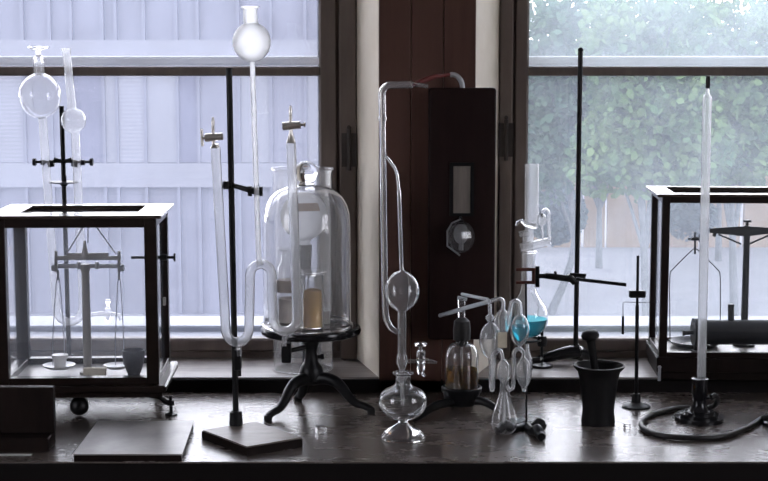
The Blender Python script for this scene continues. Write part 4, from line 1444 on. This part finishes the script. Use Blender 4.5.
# ================================================================== OUTSIDE
GZ = -2.1
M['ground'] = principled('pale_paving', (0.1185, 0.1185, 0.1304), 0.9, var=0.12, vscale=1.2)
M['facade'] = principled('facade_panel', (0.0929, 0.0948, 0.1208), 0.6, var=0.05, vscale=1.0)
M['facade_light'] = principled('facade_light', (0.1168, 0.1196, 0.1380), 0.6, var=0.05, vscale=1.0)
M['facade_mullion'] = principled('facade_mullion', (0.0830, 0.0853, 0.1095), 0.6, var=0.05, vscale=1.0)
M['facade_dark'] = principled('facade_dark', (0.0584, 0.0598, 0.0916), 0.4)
M['fence'] = principled('orange_boards', (0.2133, 0.1462, 0.0948), 0.8, var=0.15, vscale=2.5)
M['bark'] = principled('bark', (0.09, 0.095, 0.10), 0.9, var=0.3, vscale=9)
struct(MB().box((-60, -60, GZ - 0.2), (60, 90, GZ)).build('ground', 'ground', smooth=False), 'pale paved yard outside the windows', 'ground')


def blinds():
    m, nt, out = newmat('blinds')
    b_ = nt.nodes.new('ShaderNodeBsdfPrincipled')
    b_.inputs['Roughness'].default_value = 0.6
    tc = nt.nodes.new('ShaderNodeTexCoord')
    wv = nt.nodes.new('ShaderNodeTexWave')
    wv.bands_direction = 'Z'
    wv.inputs['Scale'].default_value = 6
    rp = nt.nodes.new('ShaderNodeValToRGB')
    rp.color_ramp.elements[0].color = (0.105, 0.108, 0.130, 1)
    rp.color_ramp.elements[1].color = (0.135, 0.138, 0.160, 1)
    nt.links.new(tc.outputs['Object'], wv.inputs['Vector'])
    nt.links.new(wv.outputs['Fac'], rp.inputs[0])
    nt.links.new(rp.outputs[0], b_.inputs['Base Color'])
    nt.links.new(b_.outputs[0], out.inputs[0])
    return m


M['blinds'] = blinds()
YX = 20.0
fz = lambda y: zat(y, YX)
fxx = lambda x: P(x, 200, YX).x
bl = thing('office_building', 'pale blue office building with window bands seen through the left window', 'building', (fxx(150), YX, GZ))
m_ = MB()
m_.box((-12, YX + 0.05, GZ), (0.35, YX + 6, fz(-14)))
m_.build('wall', 'facade', bl, smooth=False)
m_ = MB()
for y0, y1 in ((187, 163), (62, 40), (330, 314)):
    m_.box((-12, YX - 0.045, fz(y0)), (0.35, YX + 0.05, fz(y1)))
m_.build('floor_band', 'facade_light', bl, smooth=False)
edges = [-60, -25, -4, 27, 54, 75, 106, 119, 147, 179, 200, 240, 272, 306, 340, 375]
kinds = ['facade_dark', 'facade', 'blinds', 'facade', 'facade', 'facade_dark', 'facade_light', 'blinds', 'facade_light', 'facade_dark', 'facade', 'facade_light', 'facade', 'facade_light', 'facade', 'facade']
for i, (a, b_) in enumerate(zip(edges, edges[1:])):
    m_ = MB()
    m_.box((fxx(a + 1.5), YX, fz(162.5)), (fxx(b_ - 1.5), YX + 0.05, fz(62.5)))
    m_.build('window_panel', kinds[i], bl, smooth=False)
    m_ = MB()
    m_.box((fxx(a - 1.6), YX - 0.03, fz(313)), (fxx(a + 1.6), YX + 0.05, fz(-12)))
    m_.build('mullion', 'facade_mullion', bl, smooth=False)

# fence and little wall on the right
fn = thing('board_fence', 'orange brown board fence behind the trees', 'fence', (6, 30, GZ))
yfz = 30.0
for i, (x0, x1, yt) in enumerate(((520, 548, 176), (553, 582, 168), (585, 606, 160), (608, 642, 150), (646, 700, 178), (704, 742, 160), (745, 800, 118), (803, 870, 120))):
    a, b_ = P(x0, 200, yfz), P(x1, yt, yfz)
    m_ = MB()
    m_.box((a.x, yfz, GZ), (b_.x, yfz + 0.15, b_.z))
    m_.build('fence_panel', 'fence', fn, smooth=False)
struct(MB().box((0.5, 45, GZ), (30, 45.3, 2.0)).build('wall_outside', 'facade', smooth=False), 'distant pale wall beyond the trees', 'wall')


def leafmat(name, c1, c2):
    m, nt, out = newmat(name)
    d = nt.nodes.new('ShaderNodeBsdfDiffuse')
    t = nt.nodes.new('ShaderNodeBsdfTranslucent')
    mx = nt.nodes.new('ShaderNodeMixShader')
    mx.inputs[0].default_value = 0.4
    tc = nt.nodes.new('ShaderNodeTexCoord')
    nz = nt.nodes.new('ShaderNodeTexNoise')
    nz.inputs['Scale'].default_value = 2.2
    rp = nt.nodes.new('ShaderNodeValToRGB')
    rp.color_ramp.elements[0].position = 0.35
    rp.color_ramp.elements[1].position = 0.65
    rp.color_ramp.elements[0].color = (*c1, 1)
    rp.color_ramp.elements[1].color = (*c2, 1)
    nt.links.new(tc.outputs['Object'], nz.inputs['Vector'])
    nt.links.new(nz.outputs['Fac'], rp.inputs[0])
    for q_ in (d, t):
        nt.links.new(rp.outputs[0], q_.inputs[0])
    nt.links.new(d.outputs[0], mx.inputs[1])
    nt.links.new(t.outputs[0], mx.inputs[2])
    nt.links.new(mx.outputs[0], out.inputs[0])
    return m


M['leaf'] = leafmat('leaf_green', (0.05, 0.105, 0.052), (0.135, 0.20, 0.082))
M['leaf_dark'] = leafmat('leaf_blue_green', (0.038, 0.086, 0.064), (0.105, 0.17, 0.10))


def tree(x_px, Y, blobs, n, lab, mat, lean=0.0, size=0.13):
    base_ = P(x_px, 200, Y)
    base_.z = GZ
    t_ = thing('tree', lab, 'tree', base_, group='trees outside the right window')
    m = MB()
    topc = P(blobs[0][0], blobs[0][1], Y)
    trunk = smooth_path([base_, base_ * 0.6 + topc * 0.4 + Vector((lean, 0, 0)), topc], 5)
    nn = len(trunk)
    m.sweep(trunk, [0.07 - 0.045 * i / (nn - 1) for i in range(nn)], 10)
    for bx_, by_, br_ in [b_[:3] for b_ in blobs[1:]]:
        e = P(bx_, by_, Y)
        s_ = trunk[nn // 2]
        pth = smooth_path([s_, (s_ + e) / 2 + Vector((0, 0, 0.2)), e], 4)
        m.sweep(pth, [0.03 - 0.02 * i / (len(pth) - 1) for i in range(len(pth))], 8)
    m.build('trunk', 'bark', t_)
    m = MB()
    tot = sum(b_[2] ** 2 for b_ in blobs)
    for bx_, by_, br_, *dens in blobs:
        c = P(bx_, by_, Y)
        R = br_ * px(Y)
        for _ in range(int(n * br_ ** 2 / tot * (dens[0] if dens else 1))):
            v = Vector((random.gauss(0, 1), random.gauss(0, 1), random.gauss(0, 1))).normalized() * (R * random.random() ** 0.45)
            p = c + v
            nv = Vector((random.gauss(0, 1), random.gauss(0, 1), random.gauss(0.8, 1))).normalized()
            u = nv.orthogonal().normalized()
            u = Matrix.Rotation(random.random() * 6.28, 3, nv) @ u
            w_ = nv.cross(u)
            L = size * random.uniform(0.6, 1.25)
            pr_ = [(-0.5, 0), (-0.12, 0.36), (0.22, 0.28), (0.55, 0), (0.22, -0.28), (-0.12, -0.36)]
            m.bm.faces.new([m.bm.verts.new(p + u * (a * L) + w_ * (b_ * L) + nv * (0.1 * L * abs(b_))) for a, b_ in pr_])
    bm = m.bm
    me = bpy.data.meshes.new('foliage')
    bmesh.ops.translate(bm, vec=-base_, verts=bm.verts[:])
    bm.to_mesh(me)
    bm.free()
    me.materials.append(M[mat])
    o = bpy.data.objects.new('foliage', me)
    COL.objects.link(o)
    o.parent = t_
    return t_


tree(552, 22, [(560, 130, 50), (540, 170, 38), (600, 95, 46), (550, 85, 44), (545, 35, 46, 0.8), (590, 20, 40, 0.7)], 5600, 'blue-green tree with slanting branches at the left of the right window', 'leaf_dark', 0.3)
tree(650, 20, [(640, 122, 54), (605, 158, 42), (672, 100, 48), (630, 78, 44), (690, 150, 46), (620, 35, 44, 0.8), (670, 25, 44, 0.7), (655, 172, 36)], 7400, 'bright broad-leaved tree in the middle of the right window', 'leaf')
tree(738, 21, [(730, 120, 55), (765, 95, 50), (698, 100, 48), (735, 72, 42), (750, 160, 42), (700, 40, 44, 0.8), (765, 30, 46, 0.7), (715, 165, 36)], 7400, 'green broad-leaved tree behind the long upright glass tube', 'leaf')
tree(850, 24, [(820, 110, 60), (800, 70, 50), (850, 70, 60)], 2400, 'green tree beyond the right edge of the right window', 'leaf_dark')
tree(600, 27, [(600, 125, 62), (550, 110, 56), (655, 115, 62), (580, 65, 50), (640, 60, 50), (610, 15, 50, 0.7), (555, 10, 44, 0.6), (665, 12, 44, 0.6)], 5600, 'darker tree standing behind the bright broad-leaved tree', 'leaf_dark')
tree(720, 28, [(720, 120, 62), (770, 115, 60), (690, 90, 56), (745, 72, 52), (800, 90, 56), (735, 20, 50, 0.7), (785, 15, 44, 0.6), (690, 15, 40, 0.6)], 5600, 'darker tree farther back behind the tree at the glass tube', 'leaf_dark')


def shrub(x_px, y_px, Y, R_px, n, lab):
    base_ = P(x_px, 200, Y)
    base_.z = GZ
    c = P(x_px, y_px, Y)
    R_ = R_px * px(Y)
    m = MB()
    for _ in range(n):
        v = Vector((random.gauss(0, 1), random.gauss(0, 0.6), random.gauss(0, 0.75))).normalized() * (R_ * random.random() ** 0.4)
        p = Vector((c.x + v.x, c.y + v.y, max(GZ + 0.02, c.z + v.z)))
        nv = Vector((random.gauss(0, 1), random.gauss(0, 1), random.gauss(0.8, 1))).normalized()
        u = Matrix.Rotation(random.random() * 6.28, 3, nv) @ nv.orthogonal().normalized()
        w_ = nv.cross(u)
        L = 0.14 * random.uniform(0.6, 1.25)
        m.bm.faces.new([m.bm.verts.new(p - base_ + u * (a * L) + w_ * (b_ * L)) for a, b_ in ((-0.5, 0), (-0.12, 0.36), (0.22, 0.28), (0.55, 0), (0.22, -0.28), (-0.12, -0.36))])
    me = bpy.data.meshes.new('shrub')
    m.bm.to_mesh(me)
    m.bm.free()
    me.materials.append(M['leaf_shade'])
    o = bpy.data.objects.new('shrub', me)
    COL.objects.link(o)
    o.location = base_
    tag(o, lab, 'shrub')


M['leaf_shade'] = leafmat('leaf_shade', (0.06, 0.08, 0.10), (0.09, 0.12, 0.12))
shrub(556, 215, 25, 30, 1500, 'dark blue-green shrub at the foot of the leftmost tree in the right window')
shrub(690, 215, 27, 26, 1100, 'dark shrub by the fence behind the right glass case')

# ------------------------------------------------------------------ light: overcast daylight through the windows
wd = bpy.data.worlds.new('world')
scene.world = wd
wd.use_nodes = True
nt = wd.node_tree
bg = nt.nodes['Background']
tc = nt.nodes.new('ShaderNodeTexCoord')
sx = nt.nodes.new('ShaderNodeSeparateXYZ')
rp = nt.nodes.new('ShaderNodeValToRGB')
rp.color_ramp.elements[0].position = 0.0
rp.color_ramp.elements[0].color = (0.95, 0.94, 1.0, 1)
rp.color_ramp.elements[1].position = 0.8
rp.color_ramp.elements[1].color = (0.80, 0.83, 1.0, 1)
nt.links.new(tc.outputs['Generated'], sx.inputs[0])
nt.links.new(sx.outputs['Z'], rp.inputs[0])
nt.links.new(rp.outputs[0], bg.inputs[0])
bg.inputs[1].default_value = 6.3

scene.view_settings.view_transform = 'Standard'
scene.view_settings.look = 'None'
scene.view_settings.exposure = 0.2
scene.view_settings.gamma = 1.0
scene.view_settings.use_curve_mapping = False
cy_ = scene.cycles
cy_.max_bounces = 16
cy_.transmission_bounces = 14
cy_.transparent_max_bounces = 24
cy_.glossy_bounces = 5
cy_.diffuse_bounces = 4
cy_.use_denoising = True
